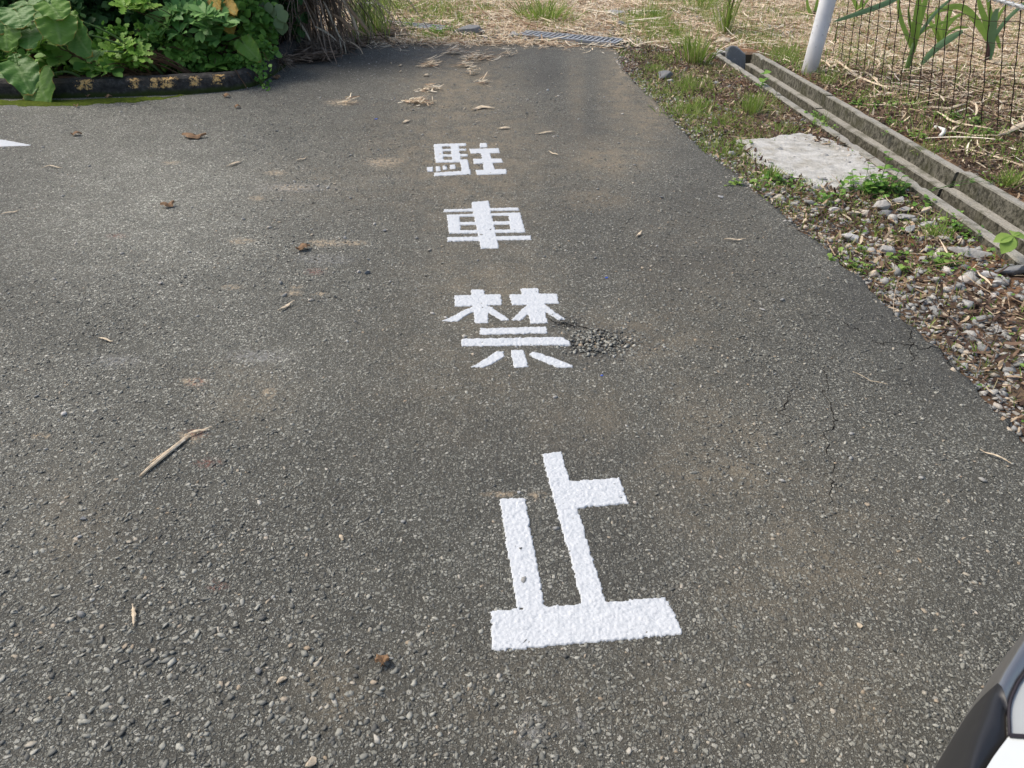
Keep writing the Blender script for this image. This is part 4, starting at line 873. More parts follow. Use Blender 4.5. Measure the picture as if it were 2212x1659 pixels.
weed(gp_((1650, 960), ZT), "single upright leafy weed at the drain lip opposite the white post", [(0, 0, .20, .0, 0, .07, 8), (.02, 0, .14, .03, 0, .06, 5)], mat='weed')
weed(gp_((150, 640), Z5), "feathery weed at the foot of the white post on its left", [(R.normal(0, .05), R.normal(0, .03), R.uniform(.04, .10), 0, 0, .025, 5) for _ in range(9)], mat='weedlight')
for k, (q, lb) in enumerate([((1150, 1000), "light green weed in front of the fence's middle wires"), ((1560, 1140), "weed with round pale leaves under the fence wires"), ((1700, 1160), "weed beside the bent straw at the fence foot"), ((1000, 1150), "low weed between the drain and the fence"), ((1150, 1290), "spreading pale weed behind the drain lip at right"), ((1850, 1280), "bright round-leaved weed by the long bent straw"), ((1950, 800), "light green weed clump inside the field right of the second cane"), ((620, 470), "green weed patch behind the fence's first wires"), ((1580, 420), "broad-leaved weed between the two canes"), ((700, 1000), "small weed right behind the drain joint"), ((1180, 700), "green weed at the foot of the left cane")]):
    weed(gp_(q, Z5), lb, [(R.normal(0, .06), R.normal(0, .05), R.uniform(.02, .07), R.normal(0, .02), 0, .035, 5) for _ in range(12)], mat=('weedlight', 'weed')[k % 2], group="leafy weeds in the field")
for k, (q, lb) in enumerate([((960, 175), "green weed below the left steel grate"), ((780, 145), "small green weed at the left end of the left grate"), ((390, 220), "dark green weed clump among the gravel at the top")]):
    weed(gp_(q, ZD if k < 2 else ZT), lb, [(R.normal(0, .10), R.normal(0, .07), R.uniform(.04, .12), 0, 0, .04, 6) for _ in range(22)], mat=('weed', 'weedlight', 'bushdark')[k], group="leafy weeds by the cross drain")
for k, (q, lb) in enumerate([((640, 200), "leafy weed at the upper left of the slab, among litter"), ((560, 120), "small weed patch between the grass tuft and the slab"), ((60, 320), "green weed at the asphalt edge left of the slab"), ((330, 620), "creeping weed in the gravel below the slab's left corner"), ((120, 640), "creeping weed right at the asphalt edge below the slab"), ((780, 760), "little weed behind the cream flat rock"), ((1380, 1260), "low weed in the litter under the square grey rock"), ((1500, 800), "weed sprig beside the two-toned rock"), ((820, 1240), "low weed in the gravel band at the lower verge"), ((1750, 1010), "small weed on the lip of the drain near the seedling")]):
    weed(gp_(q, Z6), lb, [(R.normal(0, .07), R.normal(0, .05), R.uniform(.02, .08), R.normal(0, .02), 0, .03, 5) for _ in range(12)], mat=('weedlight', 'weed')[k % 2])
# big leafed seedling at the right edge
def seedling():
    p = gp_((2010, 1245), Z6); r = empty("seedling", p, "seedling with four large pale leaves leaning over the drain lip at the right edge", "plant"); m = MB()
    top = p+np.array([.02, .0, .17]); m.tube([p, p+[.01, 0, .1], top], .003, 6); m.obj("stem", MA['purplestem'], r); O, X, Z, S = [], [], [], []
    for d, s, z in [((-.55, -.1, -.05), .13, (0, -.4, 1)), ((-.5, -.55, -.35), .15, (-.2, -.6, .8)), ((.75, .1, .05), .12, (0, -.3, 1)), ((.1, -.3, -.8), .11, (0, -1, .35)), ((.3, .5, .15), .10, (0, -.3, 1))]:
        d = nrm(d); O.append(top-p); X.append(d); Z.append(nrm(np.array(z)-d*(d@np.array(z)))); S.append(s*.72)
    O, X, Z, S = map(np.array, (O, X, Z, S)); Y = np.cross(Z, X); V, F = stamp(LEAFV*np.array([1, .85, 1]), LEAFF, O, X, Y, Z, S); link("leaves", mkmesh("leaves", V, F, MA['weedlight'], True), r)
seedling()
# purple stems of the tall clump
def stems():
    p = gp_((1250, 380), ZT); r = empty("reed_stems", p, "dark purple-brown stems rising at the drain's far end", "plant"); m = MB()
    for k in range(7):
        a = R.uniform(-.12, .22); m.tube([p+[R.normal(0, .03), R.normal(0, .03), 0], p+[a*.4, 0, .3], p+[a, .02, .75]], [.010, .008, .004], 6)
    m.obj("stems", MA['purplestem'], r); n = 26
    V, F = blades(np.c_[R.normal(0, .05, n), R.normal(0, .03, n), R.uniform(.2, .6, n)], nrm(np.c_[R.normal(.1, .4, n), R.normal(0, .3, n), np.ones(n)]), R.uniform(.3, .6, n), .016, R.uniform(.1, .6, n), 6)
    link("leaves", mkmesh("leaves", V, F, MA['grass']), r)
stems()

# ------------------------------------------------------------------ rocks in the verge (pixel positions in the right-hand crop)
for i, a in enumerate([
    (1130, 810, .085, .060, .060, .4, 'rock', "largest angular grey rock under the leafy weed patch"),
    (1255, 760, .052, .042, .034, 1., 'rock', "brownish grey rock behind and right of the largest angular rock"),
    (1160, 850, .055, .045, .038, 2., 'rock_dark', "dark blue-grey rock in front of the largest angular rock"),
    (750, 830, .070, .040, .026, .1, 'rock_pale', "pale cream flat rock below the pale slab"),
    (905, 850, .060, .042, .028, .5, 'rock_tan', "tan rock just right of the cream flat rock"),
    (1020, 862, .030, .022, .016, .5, 'rock_tan', "small tan rock between the tan rock and the dark one"),
    (440, 770, .060, .035, .020, .2, 'rock', "flat grey rock close to the asphalt edge below the slab"),
    (1290, 815, .055, .035, .022, 0, 'rock', "flat grey rock right of the dark blue-grey rock"),
    (1300, 870, .075, .040, .026, .1, 'rock', "broad grey-brown rock in front of the flat grey one"),
    (1470, 830, .060, .035, .030, .4, 'rock_tan', "two-toned white and tan rock beside the drain lip"),
    (1560, 890, .075, .032, .018, -.1, 'rock_pale', "long pale slate rock beside the drain lip"),
    (1490, 930, .090, .045, .030, .2, 'rock', "wide flat grey rock in front of the long pale slate"),
    (1335, 970, .045, .036, .036, .8, 'rock_pale', "upright white-grey faceted rock in the middle of the verge"),
    (890, 1035, .085, .032, .034, -.35, 'rock_pale', "long pale blue-grey rock lying aslant in the gravel"),
    (1215, 1000, .050, .032, .012, .1, 'rock_tan', "thin brownish stone in the bare earth"),
    (1165, 1080, .060, .026, .018, -.1, 'rock_tan', "long orange-tan stone on the bare earth"),
    (1165, 1140, .052, .045, .045, 1.4, 'rock', "blocky reddish grey rock on the bare earth"),
    (1770, 1150, .150, .055, .040, -.2, 'rock', "largest flat layered grey rock near the right edge"),
    (1695, 955, .035, .03, .032, .4, 'rock_dark', "dark round rock against the drain lip"),
    (1620, 1050, .055, .032, .024, -.3, 'rock', "grey rock half hidden in red-brown litter"),
    (1480, 1120, .045, .035, .026, .7, 'rock', "square grey rock right of the blocky reddish one"),
    (1900, 1320, .085, .028, .022, -.25, 'rock_pale', "long pale rock with a crumpled red leaf on it"),
    (2120, 1310, .090, .045, .050, .1, 'rock_dark', "big dark grey rock at the right edge of the photo"),
    (1440, 1180, .050, .030, .020, .7, 'rock', "low grey rock in litter left of the largest flat rock"),
    (2030, 1375, .030, .022, .016, 0, 'rock_pale', "small pale stone below the long pale rock"),
    (1065, 1290, .050, .030, .022, .2, 'rock_tan', "brownish stone in the gravel band"),
    (620, 285, .045, .020, .012, .1, 'rock_pale', "white chip lying on the top edge of the pale slab"),
    (575, 255, .035, .028, .020, .6, 'rock', "grey stone just above the pale slab"),
    (640, 610, .060, .045, .030, .3, 'rock_dark', "dark broken piece at the lower edge of the pale slab"),
    (250, 715, .060, .030, .018, .1, 'rock', "flat greenish grey stone at the asphalt edge"),
]): rock(*a[:7], a[7], 100+i*7, Z6)
for i, a in enumerate([(590, 850, .10, .06, .06, .1, 'rock_dark', "dark stone in the gravel at the top of the verge"), (660, 890, .06, .05, .04, .9, 'rock', "blue-grey stone right beside the dark one at the top of the verge"), (120, 310, .11, .09, .06, .3, 'rock_dark', "dark boulder beside the right steel grate"), (60, 190, .25, .14, .07, .1, 'rock', "broad flat pale rock above the right steel grate"), (240, 310, .14, .06, .03, -.1, 'rock', "thin grey slate right of the dark boulder"), (1170, 920, .07, .05, .03, .3, 'rock_dark', "dark flat stone in the leaf litter beside the drain"), (1100, 1110, .05, .04, .02, .3, 'rock_tan', "tan stone in the leaf litter above the slab")]):
    rock(*a[:7], a[7], 400+i*5, ZT, group="rocks at the top of the verge")
for i, a in enumerate([(620, 55, .30, .16, .06, 0, 'rock', "long flat grey rock in the grass above the left grate"), (1110, 180, .30, .14, .10, .1, 'rock_dark', "low dark stone block in the gap between the two grates"), (1330, 195, .09, .06, .05, .1, 'rock', "pale stone at the left end of the right grate")]):
    rock(*a[:7], a[7], 500+i*5, ZD, group="rocks by the cross drain")
# white slabs in the channel end, white pipe bit
def curved_scrap(p, pts, rad, mat, name, label, catg, group=None):
    p = np.array(p, float); m = MB(); m.tube(p+np.array(pts, float), rad, 8); r = m.obj(name, MA[mat], None, True)
    tag(r, label, catg, group); return r
curved_scrap(gp_((1430, 1270), Z5), [(-.05, -.09, .015), (0, -.03, .02), (.03, .03, .03), (.0, .12, .03)], [.014, .016, .016, .012], 'whitebit', "pipe_piece", "white curved piece of pipe lying behind the drain under the fence", "pipe")

# ------------------------------------------------------------------ canes in the field
def ribbon_px(pts, y, w, conv, mb_list, tw=(1, 0, 0), dy=0):
    P = np.array([WY(*conv(*q), y+dy*i) for i, q in enumerate(pts)]); d = np.r_[0, np.cumsum(np.linalg.norm(np.diff(P, axis=0), axis=1))]; s = np.linspace(0, d[-1], 14)
    C = np.stack([np.interp(s, d, P[:, k]) for k in range(3)], 1)
    for _ in range(2): C[1:-1] = (C[:-2]+2*C[1:-1]+C[2:])/4
    T = nrm(np.gradient(C, axis=0)); view = nrm(C-np.array([0, 0, CAMH])); S = nrm(np.cross(T, view)); up = np.cross(S, T)
    t = s/d[-1]; pr = w*np.minimum(1, .5+t*2)*np.sqrt(np.clip(1-t**3, .003, 1))/2
    A, B, Cc = C-S*pr[:, None]+up*pr[:, None]*.35, C, C+S*pr[:, None]+up*pr[:, None]*.35
    V = np.stack([A, B, Cc], 1).reshape(-1, 3); F = []
    for i in range(13): b = i*3; F += [(b, b+1, b+4, b+3), (b+1, b+2, b+5, b+4)]
    mb_list.append((V, np.array(F)))
def cane(base, conv, stem, leaves, label, blue=()):
    b = W(*conv(*base)); y = b[1]; r = empty("sugarcane", b, label, "sugarcane", "young sugarcane plants in the field")
    m = MB(); P = np.array([WY(*conv(*q), y) for q in stem]); P[0][2] = min(P[0][2], 0)-.02
    m.tube(P, np.linspace(.030, .018, len(P)), 9); m.obj("stalk", MA['purplestem'] if len(stem) < 4 else MA['greenstem'], r, True)
    for k, (pts, w) in enumerate(leaves):
        L = []; ribbon_px(pts, y, w, conv, L, dy=.03*((k % 3)-1)); V, F = L[0]
        link("leaf", mkmesh("leaf", V-np.array(r.location), F, MA['caneblue' if k in blue else 'cane'], True), r)
cane((1100, 690), Z5, [(1100, 690), (1130, 600), (1165, 480), (1185, 370)], [([(1170, 500), (1190, 350), (1215, 150), (1235, -60)], .085), ([(1180, 420), (1215, 250), (1260, 100), (1320, -80)], .07), ([(1165, 470), (1120, 330), (1070, 220), (1035, 60), (1040, -40)], .045),
     ([(1190, 380), (1260, 280), (1380, 120), (1500, 10), (1620, -60)], .035), ([(1200, 360), (1300, 260), (1480, 200), (1700, 110)], .03), ([(1640, 290), (1500, 370), (1400, 440), (1300, 540), (1235, 630)], .075), ([(1120, -60), (950, 20), (800, 80), (620, 140), (430, 205)], .055), ([(1185, 460), (1195, 380), (1140, 200), (1130, 60)], .035)],
     "left sugarcane plant behind the fence, with long leaves arching to both sides", (5, 6, 3))
cane((1860, 610), Z5, [(1845, 620), (1870, 520), (1885, 400)], [([(1880, 560), (1900, 400), (1930, 200), (1950, 75), (1985, 78)], .085), ([(1870, 380), (1800, 240), (1700, 100), (1600, 40), (1430, 90), (1300, 160)], .07), ([(1885, 330), (1850, 180), (1800, 60), (1780, -40)], .06),
     ([(1900, 420), (1960, 300), (2050, 180), (2200, 40), (2300, -30)], .045), ([(1900, 300), (1950, 200), (2000, 100), (2080, 10)], .035), ([(1860, 650), (1880, 560), (1915, 450), (1935, 300)], .06), ([(1930, 300), (1960, 350), (1990, 460)], .04), ([(1880, 360), (1905, 180), (1880, 20), (1860, -60)], .05)],
     "right sugarcane plant behind the fence, with one broad dark cut-off leaf", (0, 3, 5))
cane((1420, 470), Z5, [(1425, 480), (1430, 420), (1435, 380)], [([(1430, 470), (1420, 300), (1400, 130), (1390, 60)], .07), ([(1435, 450), (1460, 300), (1500, 150), (1560, 40)], .07), ([(1430, 420), (1480, 260), (1580, 150), (1690, 110)], .05), ([(1430, 400), (1380, 280), (1330, 200), (1290, 120)], .045), ([(1440, 380), (1500, 300), (1600, 250), (1700, 260)], .035)],
     "shorter sugarcane clump between the two tall cane plants")
cane((660, 150), Z5, [(665, 155), (668, 120), (670, 90)], [([(668, 150), (650, 60), (610, -20), (590, -70)], .06), ([(670, 150), (690, 60), (700, -30)], .06), ([(672, 140), (720, 40), (780, -30)], .04)], "far sugarcane shoot seen above the fence's left end")
cane((240, 180), Z5, [(235, 220), (245, 150), (255, 100)], [([(240, 200), (190, 60), (180, -40)], .05), ([(245, 200), (270, 60), (290, -40)], .05), ([(240, 190), (140, 110), (40, 130)], .03)], "far sugarcane shoot behind the white post")

# ------------------------------------------------------------------ planting bed vegetation
KY = lambda px: float(np.interp(px, [0, 300, 560], [6.35, 6.75, 7.25]))      # distance of the kerb front
def heart(name, parent, root, tip, w, roll, mat, cup=.18, wave=.03, seed=0, nn=(0, -.55, .8)):
    """heart-shaped leaf from its petiole point to its tip"""
    r_ = np.random.default_rng(seed); root = np.array(root, float); tip = np.array(tip, float); Xd = tip-root; L = np.linalg.norm(Xd); Xd /= L
    Zd = np.array(nn, float); Zd = nrm(Zd-Xd*(Xd@Zd)); Yd = np.cross(Zd, Xd); c, s = math.cos(roll), math.sin(roll); Yd, Zd = Yd*c+Zd*s, Zd*c-Yd*s
    nu, nv = 22, 13; V, vein, edge = [], [], []
    for i in range(nu+1):
        t = i/nu; x = t*1.32-.32                        # lobes reach behind the petiole
        if x < 0: hw = .42*math.sqrt(max(0, 1-(x/-.325)**2))**1.0*1.02 + .0
        else: hw = .45*(1-x)**.62*(1+.55*x) if x > 0 else .42
        hw = max(hw, .004)
        for j in range(-nv//2+1, nv//2+1):
            v = j/(nv//2); y = hw*v
            notch = 0
            if x < 0 and abs(v) < .999:
                notch = 0
            xx = x
            if x < 0: y = math.copysign(max(abs(y), min(hw*.98, .12*(-x/.32))), y) if j else .0
            if x < 0 and j == 0: xx = 0.0
            wv = wave*math.sin(x*17+j*.8+seed)*abs(v)**2*1.3
            z = cup*abs(y)*.7 - cup*.9*max(0, x)**2*.8 + wv - .15*cup*max(0, -x)
            z += .012*math.sin(x*26-abs(v)*6)*(1-abs(v))
            V.append(root + L*(xx*Xd + y*Yd*(w/L) + z*Zd))
            side = abs(((x*7.0-abs(y)*5.5) % 1)-.5)*2
            vein.append(max(1 if j == 0 else 0, max(0, 1-side*3.2)*(1-abs(v)*.7))); edge.append(max(abs(v)**6, (x > .9)*1.0, (x < -.29)*1.0))
    m = 2*(nv//2)+1 if False else len(range(-nv//2+1, nv//2+1)); F = np.array([(i*m+j, i*m+j+1, (i+1)*m+j+1, (i+1)*m+j) for i in range(nu) for j in range(m-1)])
    V = np.array(V)-np.array(parent.location); o = link(name, mkmesh(name, V, F, MA[mat], True, {"vein": vein, "edge": edge}), parent)
    return o
def taro(base, leaves, label, group="elephant-ear plants in the planting bed"):
    b = np.array(base, float); r = empty("elephant_ear_plant", b, label, "plant", group); m = MB()
    for k, (p0, p1, y0, y1, w, roll, mat, cup) in enumerate(leaves):
        a, t = WY(*ZA(*p0), y0), WY(*ZA(*p1), y1); heart("leaf", r, a, t, w, roll, mat, cup, .045, k*3+1)
        mid = (a+b)/2+np.array([0, .10, .12]); q = np.linspace(0, 1, 9)[:, None]; P = (1-q)**2*b+2*q*(1-q)*mid+q**2*a; m.tube(P, np.linspace(.012, .006, 9), 6)
    m.obj("stalks", MA['greenstem'], r, True); return r
yk = 6.35
taro((-3.75, yk+.45, .11), [((255, 180), (300, 385), yk+.10, yk-.02, .33, .0, 'taro', .2), ((455, 460), (385, 695), yk+.08, yk-.06, .30, .1, 'taro', .2), ((90, 420), (75, 745), yk+.04, yk-.05, .34, .15, 'tarowarm', .2), ((-60, 200), (10, 480), yk+.1, yk-.0, .34, -.1, 'taro', .2),
      ((740, 60), (900, 270), yk+.12, yk+.02, .30, -.3, 'tarowarm', .12), ((640, 230), (560, 500), yk+.16, yk+.05, .42, .3, 'taro', .1), ((820, 300), (880, 650), yk+.05, yk-.06, .34, -.2, 'tarowarm', .15), ((560, 120), (740, 300), yk+.25, yk+.2, .28, 0, 'taro', .1), ((400, 30), (440, 200), yk+.3, yk+.2, .3, 0, 'taro', .2)],
     "elephant-ear plant with overlapping leaves at the top left corner")
taro((-3.15, yk+.55, .11), [((1100, 480), (1265, 800), yk+.12, yk+.0, .30, .6, 'taro', .3), ((1000, 260), (1090, 460), yk+.2, yk+.1, .20, .3, 'tarowarm', .2), ((1440, 760), (1270, 880), yk+.14, yk+.0, .18, .2, 'taro', .2)],
     "elephant-ear plant with a folded, brown-edged leaf right of the overlapping ones")
taro((-3.95, yk+.30, .11), [((265, 960), (440, 1325), yk+.10, yk-.10, .33, -.25, 'taro', .25), ((60, 1080), (220, 1380), yk+.14, yk-.02, .26, .3, 'taro', .3), ((250, 960), (200, 740), yk+.12, yk+.2, .16, .3, 'taro', .2)],
     "elephant-ear plant with a drooping blue-green leaf over the kerb at the left edge")
taro((-3.70, yk+.25, .11), [((560, 1180), (640, 1490), yk+.02, yk-.16, .42, .45, 'tarowarm', .3)], "low elephant-ear plant whose yellow-green leaf touches the mossy asphalt")

def shrub(base, tips, label, mat, tpl, ls, per=7, name="shrub", up=.5, group=None, catg="shrub", droop=0., woody='stem'):
    b = np.array(base, float); r = empty(name, b, label, catg, group); m = MB(); O, X, Z, S = [], [], [], []
    for tp in tips:
        tp = np.array(tp, float); q = np.linspace(0, 1, 6)[:, None]; mid = (b+tp)/2+np.array([0, 0, .12])+R.normal(0, .03, 3)
        P = (1-q)**2*(b+R.normal(0, .04, 3)*[1, 1, 0])+2*q*(1-q)*mid+q**2*tp; m.tube(P, np.linspace(.007, .0022, 6), 5, False)
        ax = nrm(np.array([R.normal(0, .3), -.5+R.normal(0, .3), 1]))
        for k in range(per):
            a = k*2*math.pi/per*1.0+R.uniform(0, .5); u = nrm(np.cross(ax, [1, .1, 0])); v = np.cross(ax, u)
            el = up+R.normal(0, .25); d = nrm((u*math.cos(a)+v*math.sin(a))+ax*el); O.append(tp-b-ax*R.uniform(0, .03)); X.append(d); zz = ax-d*(d@ax)+R.normal(0, .12, 3); Z.append(nrm(zz-d*(d@zz))); S.append(ls*R.uniform(.7, 1.2))
    m.obj("stems", MA[woody], r); O, X, Z, S = map(np.array, (O, X, Z, S)); Y = np.cross(Z, X)
    V, F = stamp(tpl[0], tpl[1], O, X, Y, Z, S); link("leaves", mkmesh("leaves", V, F, MA[mat], True), r); return r
def tips_px(n, cx, cy, rx, ry, y0, y1, conv):
    out = []
    for _ in range(n):
        a = R.uniform(0, 2*math.pi); q = math.sqrt(R.random()); out.append(WY(*conv(cx+rx*q*math.cos(a), cy+ry*q*math.sin(a)), R.uniform(y0, y1)))
    return out
def bush(cx, cy, cz, rx, ry, rz, n, label, mat='bushdark', ls=.11, tpl=(SPATV*np.array([1, 1.5, 1]), SPATF), group="dark bushes filling the planting bed", name="bush"):
    b = np.array([cx, cy, .1]); r = empty(name, b, label, "bush", group); d = nrm(R.normal(size=(n, 3))); q = .55+.45*R.random(n)**.5; clump = .8+.35*fbm(d[:, 0]*3+cx, d[:, 2]*3+d[:, 1]*2, 9, 3)
    C = np.array([cx, cy, cz])+d*np.array([rx, ry, rz])*(q*clump)[:, None]; k = C[:, 2] > .12; C, d = C[k], d[k]; n = len(C)
    per = 4; O = np.repeat(C, per, 0)-b+R.normal(0, .02, (n*per, 3)); out = np.repeat(d, per, 0)
    X = nrm(out*.6+R.normal(0, .6, (n*per, 3))+[0, 0, .15]); zz = out*.6+np.array([0, -.2, .7])+R.normal(0, .35, (n*per, 3)); Z = nrm(zz-X*(X*zz).sum(1)[:, None]); Y = np.cross(Z, X)
    V, F = stamp(tpl[0], tpl[1], O, X, Y, Z, ls*R.uniform(.6, 1.2, n*per)); link("leaves", mkmesh("leaves", V, F, MA[mat], True), r)
    m = MB()
    for _ in range(22):
        e = C[R.integers(n)]; q = np.linspace(0, 1, 5)[:, None]; mid = (b+e)/2+[0, 0, .2]; m.tube((1-q)**2*(b+R.normal(0, .08, 3)*[1, 1, 0])+2*q*(1-q)*mid+q**2*e, np.linspace(.012, .003, 5), 5, False)
    m.obj("stems", MA['stem'], r)
# whorl-leaved pittosporum-like shrub in front
T = [WY(*ZB(*p), 7.15+R.uniform(-.12, .12)) for p in [(610, 220), (740, 140), (960, 160), (1080, 210), (1180, 300), (920, 350), (820, 240), (650, 400), (490, 330), (340, 450), (1140, 480), (400, 640), (560, 190), (1230, 260), (850, 110), (700, 250), (480, 250), (1040, 330)]] + tips_px(36, 800, 320, 430, 230, 7.2, 7.7, ZB)
shrub((-2.95, 7.6, .1), T, "glossy shrub with whorls of light green leaves behind the middle of the kerb", 'whorl', (SPATV*np.array([1, .85, 1]), SPATF), .15, 8, group="shrubs in the planting bed")
T = [WY(*ZA(*p), 6.75+R.uniform(-.06, .06)) for p in [(1830, 700), (1940, 780), (1700, 900), (1780, 620), (1600, 740), (1560, 850), (2010, 930), (1880, 860), (1720, 780), (2050, 800), (1640, 680), (1760, 930)]]
shrub((-2.95, 6.95, .1), T, "small bright lime shrub with lobed leaves just behind the kerb", 'lime', (OAKV*np.array([1, .72, 1]), OAKF), .115, 8, group="shrubs in the planting bed")
T = [WY(*ZA(*p), 7.0+R.uniform(-.1, .1)) for p in [(1900, 40), (1950, 130), (2030, 60), (1800, 90), (2120, 30), (1880, 0), (2000, -40), (2080, 110)]]
shrub((-2.7, 7.4, .1), T, "lime-leaved branch at the top of the photo above the small lime shrub", 'lime', (OAKV*np.array([1, .72, 1]), OAKF), .115, 8, group="shrubs in the planting bed")
T = [WY(*ZA(*p), 6.55+R.uniform(-.05, .05)) for p in [(800, 620), (640, 700), (640, 820), (820, 830), (700, 900), (560, 640)]]
shrub((-3.5, 6.8, .1), T, "small pointed-leaf plant between the elephant-ear leaves", 'weed', (LEAFV, LEAFF), .10, 5, group="shrubs in the planting bed", name="plant", catg="plant")
T = [WY(*ZB(*p), 7.05+R.uniform(-.05, .05)) for p in [(650, 690), (640, 620), (1090, 800), (560, 720)]]
shrub((-2.75, 7.2, .1), T, "broad pointed-leaf plant low in the bed below the whorled shrub", 'weed', (LEAFV*np.array([1, .75, 1]), LEAFF), .17, 5, up=.3, group="shrubs in the planting bed", name="plant", catg="plant")
bush(-4.15, 6.88, .24, .50, .15, .18, 240, "low small-leaved growth behind the kerb at the left edge of the photo", 'vine', .055, (ROUNDV, ROUNDF), "low growth behind the kerb", "ground_plant")
bush(-4.3, 7.15, .40, .6, .2, .3, 240, "mid-height dark growth behind the drooping elephant-ear leaves", 'bushdark', .09, group="low growth behind the kerb", name="ground_plant")
bush(-3.35, 7.05, .26, .55, .14, .20, 260, "low small-leaved growth just behind the kerb under the big leaves", 'vine', .05, (ROUNDV, ROUNDF), "low growth behind the kerb", "ground_plant")
bush(-2.75, 7.35, .26, .45, .14, .18, 220, "low small-leaved growth behind the kerb left of the ivy", 'vine', .05, (ROUNDV, ROUNDF), "low growth behind the kerb", "ground_plant")
T = [WY(*ZA(*p), 6.62+R.uniform(-.05, .05)) for p in [(1240, 900), (1510, 1000), (1370, 960), (1450, 1060), (1330, 1040), (1620, 1010)]]
shrub((-3.3, 6.8, .1), T, "low oval-leaved plant just above the kerb beside the folded leaf", 'vine', (SPATV*np.array([1, 1.35, 1]), SPATF), .12, 5, group="shrubs in the planting bed", name="plant", catg="plant")
# dark oval-leaved bushes filling the bed
bush(-4.6, 7.75, .75, .9, .6, .9, 900, "dark bush behind the elephant-ear leaves at the left edge")
bush(-3.5, 7.75, .75, .75, .42, .85, 1000, "dark oval-leaved bush behind the small lime shrub")
bush(-3.0, 8.75, 1.1, .9, .7, 1.1, 900, "tall dark bush behind the whorled shrub")
bush(-4.2, 8.6, 1.5, 1.1, .8, 1.3, 800, "tallest dark bush at the back of the bed")
bush(-5.6, 8.0, 1.3, 1.0, .9, 1.2, 500, "dark bush beyond the left edge of the photo")
bush(-2.62, 7.62, .48, .30, .26, .50, 330, "mid-green bush at the right end of the bed beside the dry leaves", 'vine', .075, (ROUNDV, ROUNDF))
bush(-2.75, 9.4, 2.1, 1.1, .8, .55, 600, "dark leafy crown overhanging the dry cane leaves", ls=.12)
# yellow leaf
def yellow():
    b = WY(*ZB(1230, 330), 7.35); r = empty("yellow_leaf", b, "drooping yellow-brown leaf hanging beside the whorled shrub", "leaf")
    for k, (p0, p1, w) in enumerate([((1190, 60), (1340, 130), .20), ((1200, 150), (1300, 390), .24), ((1080, -30), (1130, 90), .16)]): heart("blade", r, WY(*ZB(*p0), 7.3), WY(*ZB(*p1), 7.15), w, .3*k, 'yellow', .25, .05, k+5)
yellow()
# pink-edged round leaves hanging on a cane, with the tan cane itself
def paleleaves():
    b = WY(*ZB(1830, 740), 7.8); b[2] = .02; r = empty("plant", b, "plant with hanging pale round leaves and a tan cane before the dry leaf heap", "plant"); m = MB()
    P = np.array([b, WY(*ZB(1800, 520), 7.75), WY(*ZB(1765, 280), 7.7), WY(*ZB(1740, 100), 7.65), WY(*ZB(1640, 60), 7.6)]); m.tube(P, [.012, .011, .010, .009, .005], 7); m.obj("cane", MA['deadleaf'], r, True)
    O, X, Z, S = [], [], [], []
    for (x, y), s in [((1760, 50), .10), ((1850, 80), .10), ((1900, 140), .12), ((1820, 130), .08), ((1690, 50), .09), ((1840, 250), .11), ((1730, 290), .10), ((1600, 180), .11), ((1660, 190), .10), ((1920, 270), .13), ((1560, 120), .09), ((1620, 60), .08)]:
        O.append(WY(*ZB(x, y-25), 7.6+R.uniform(-.05, .05))-b); d = nrm([R.uniform(-.2, .6), -.2, -.7]); X.append(d); zz = np.array([R.normal(0, .2), -1, .6]); Z.append(nrm(zz-d*(d@zz))); S.append(s)
    O, X, Z, S = map(np.array, (O, X, Z, S)); V, F = stamp(ROUNDV, ROUNDF, O, X, np.cross(Z, X), Z, S)
    link("leaves", mkmesh("leaves", V, F, m_leaf("pale_round_leaf", [(0, (.16, .24, .10)), (.7, (.24, .32, .16)), (1, (.36, .28, .2))], .45, .2), True), r)
paleleaves()
def one_leaf(p0, p1, y0, y1, w, label, mat='taro', roll=.2):
    a = WY(*ZB(*p0), y0); b = np.array([a[0]-.15, y0+.25, .11]); r = empty("elephant_ear_plant", b, label, "plant", "elephant-ear plants in the planting bed"); heart("leaf", r, a, WY(*ZB(*p1), y1), w, roll, mat, .3, .04, 4)
    q = np.linspace(0, 1, 7)[:, None]; m = MB(); m.tube((1-q)**2*b+2*q*(1-q)*((a+b)/2+[0, 0, .15])+q**2*a, .006, 6); m.obj("stalk", MA['greenstem'], r)
one_leaf((1450, 540), (1640, 740), 7.15, 7.05, .20, "small elephant-ear plant with one chewed leaf at the corner of the kerb", 'tarowarm')
one_leaf((1420, 440), (1330, 560), 7.35, 7.25, .24, "small elephant-ear plant with a dark leaf behind the chewed one", 'taro')
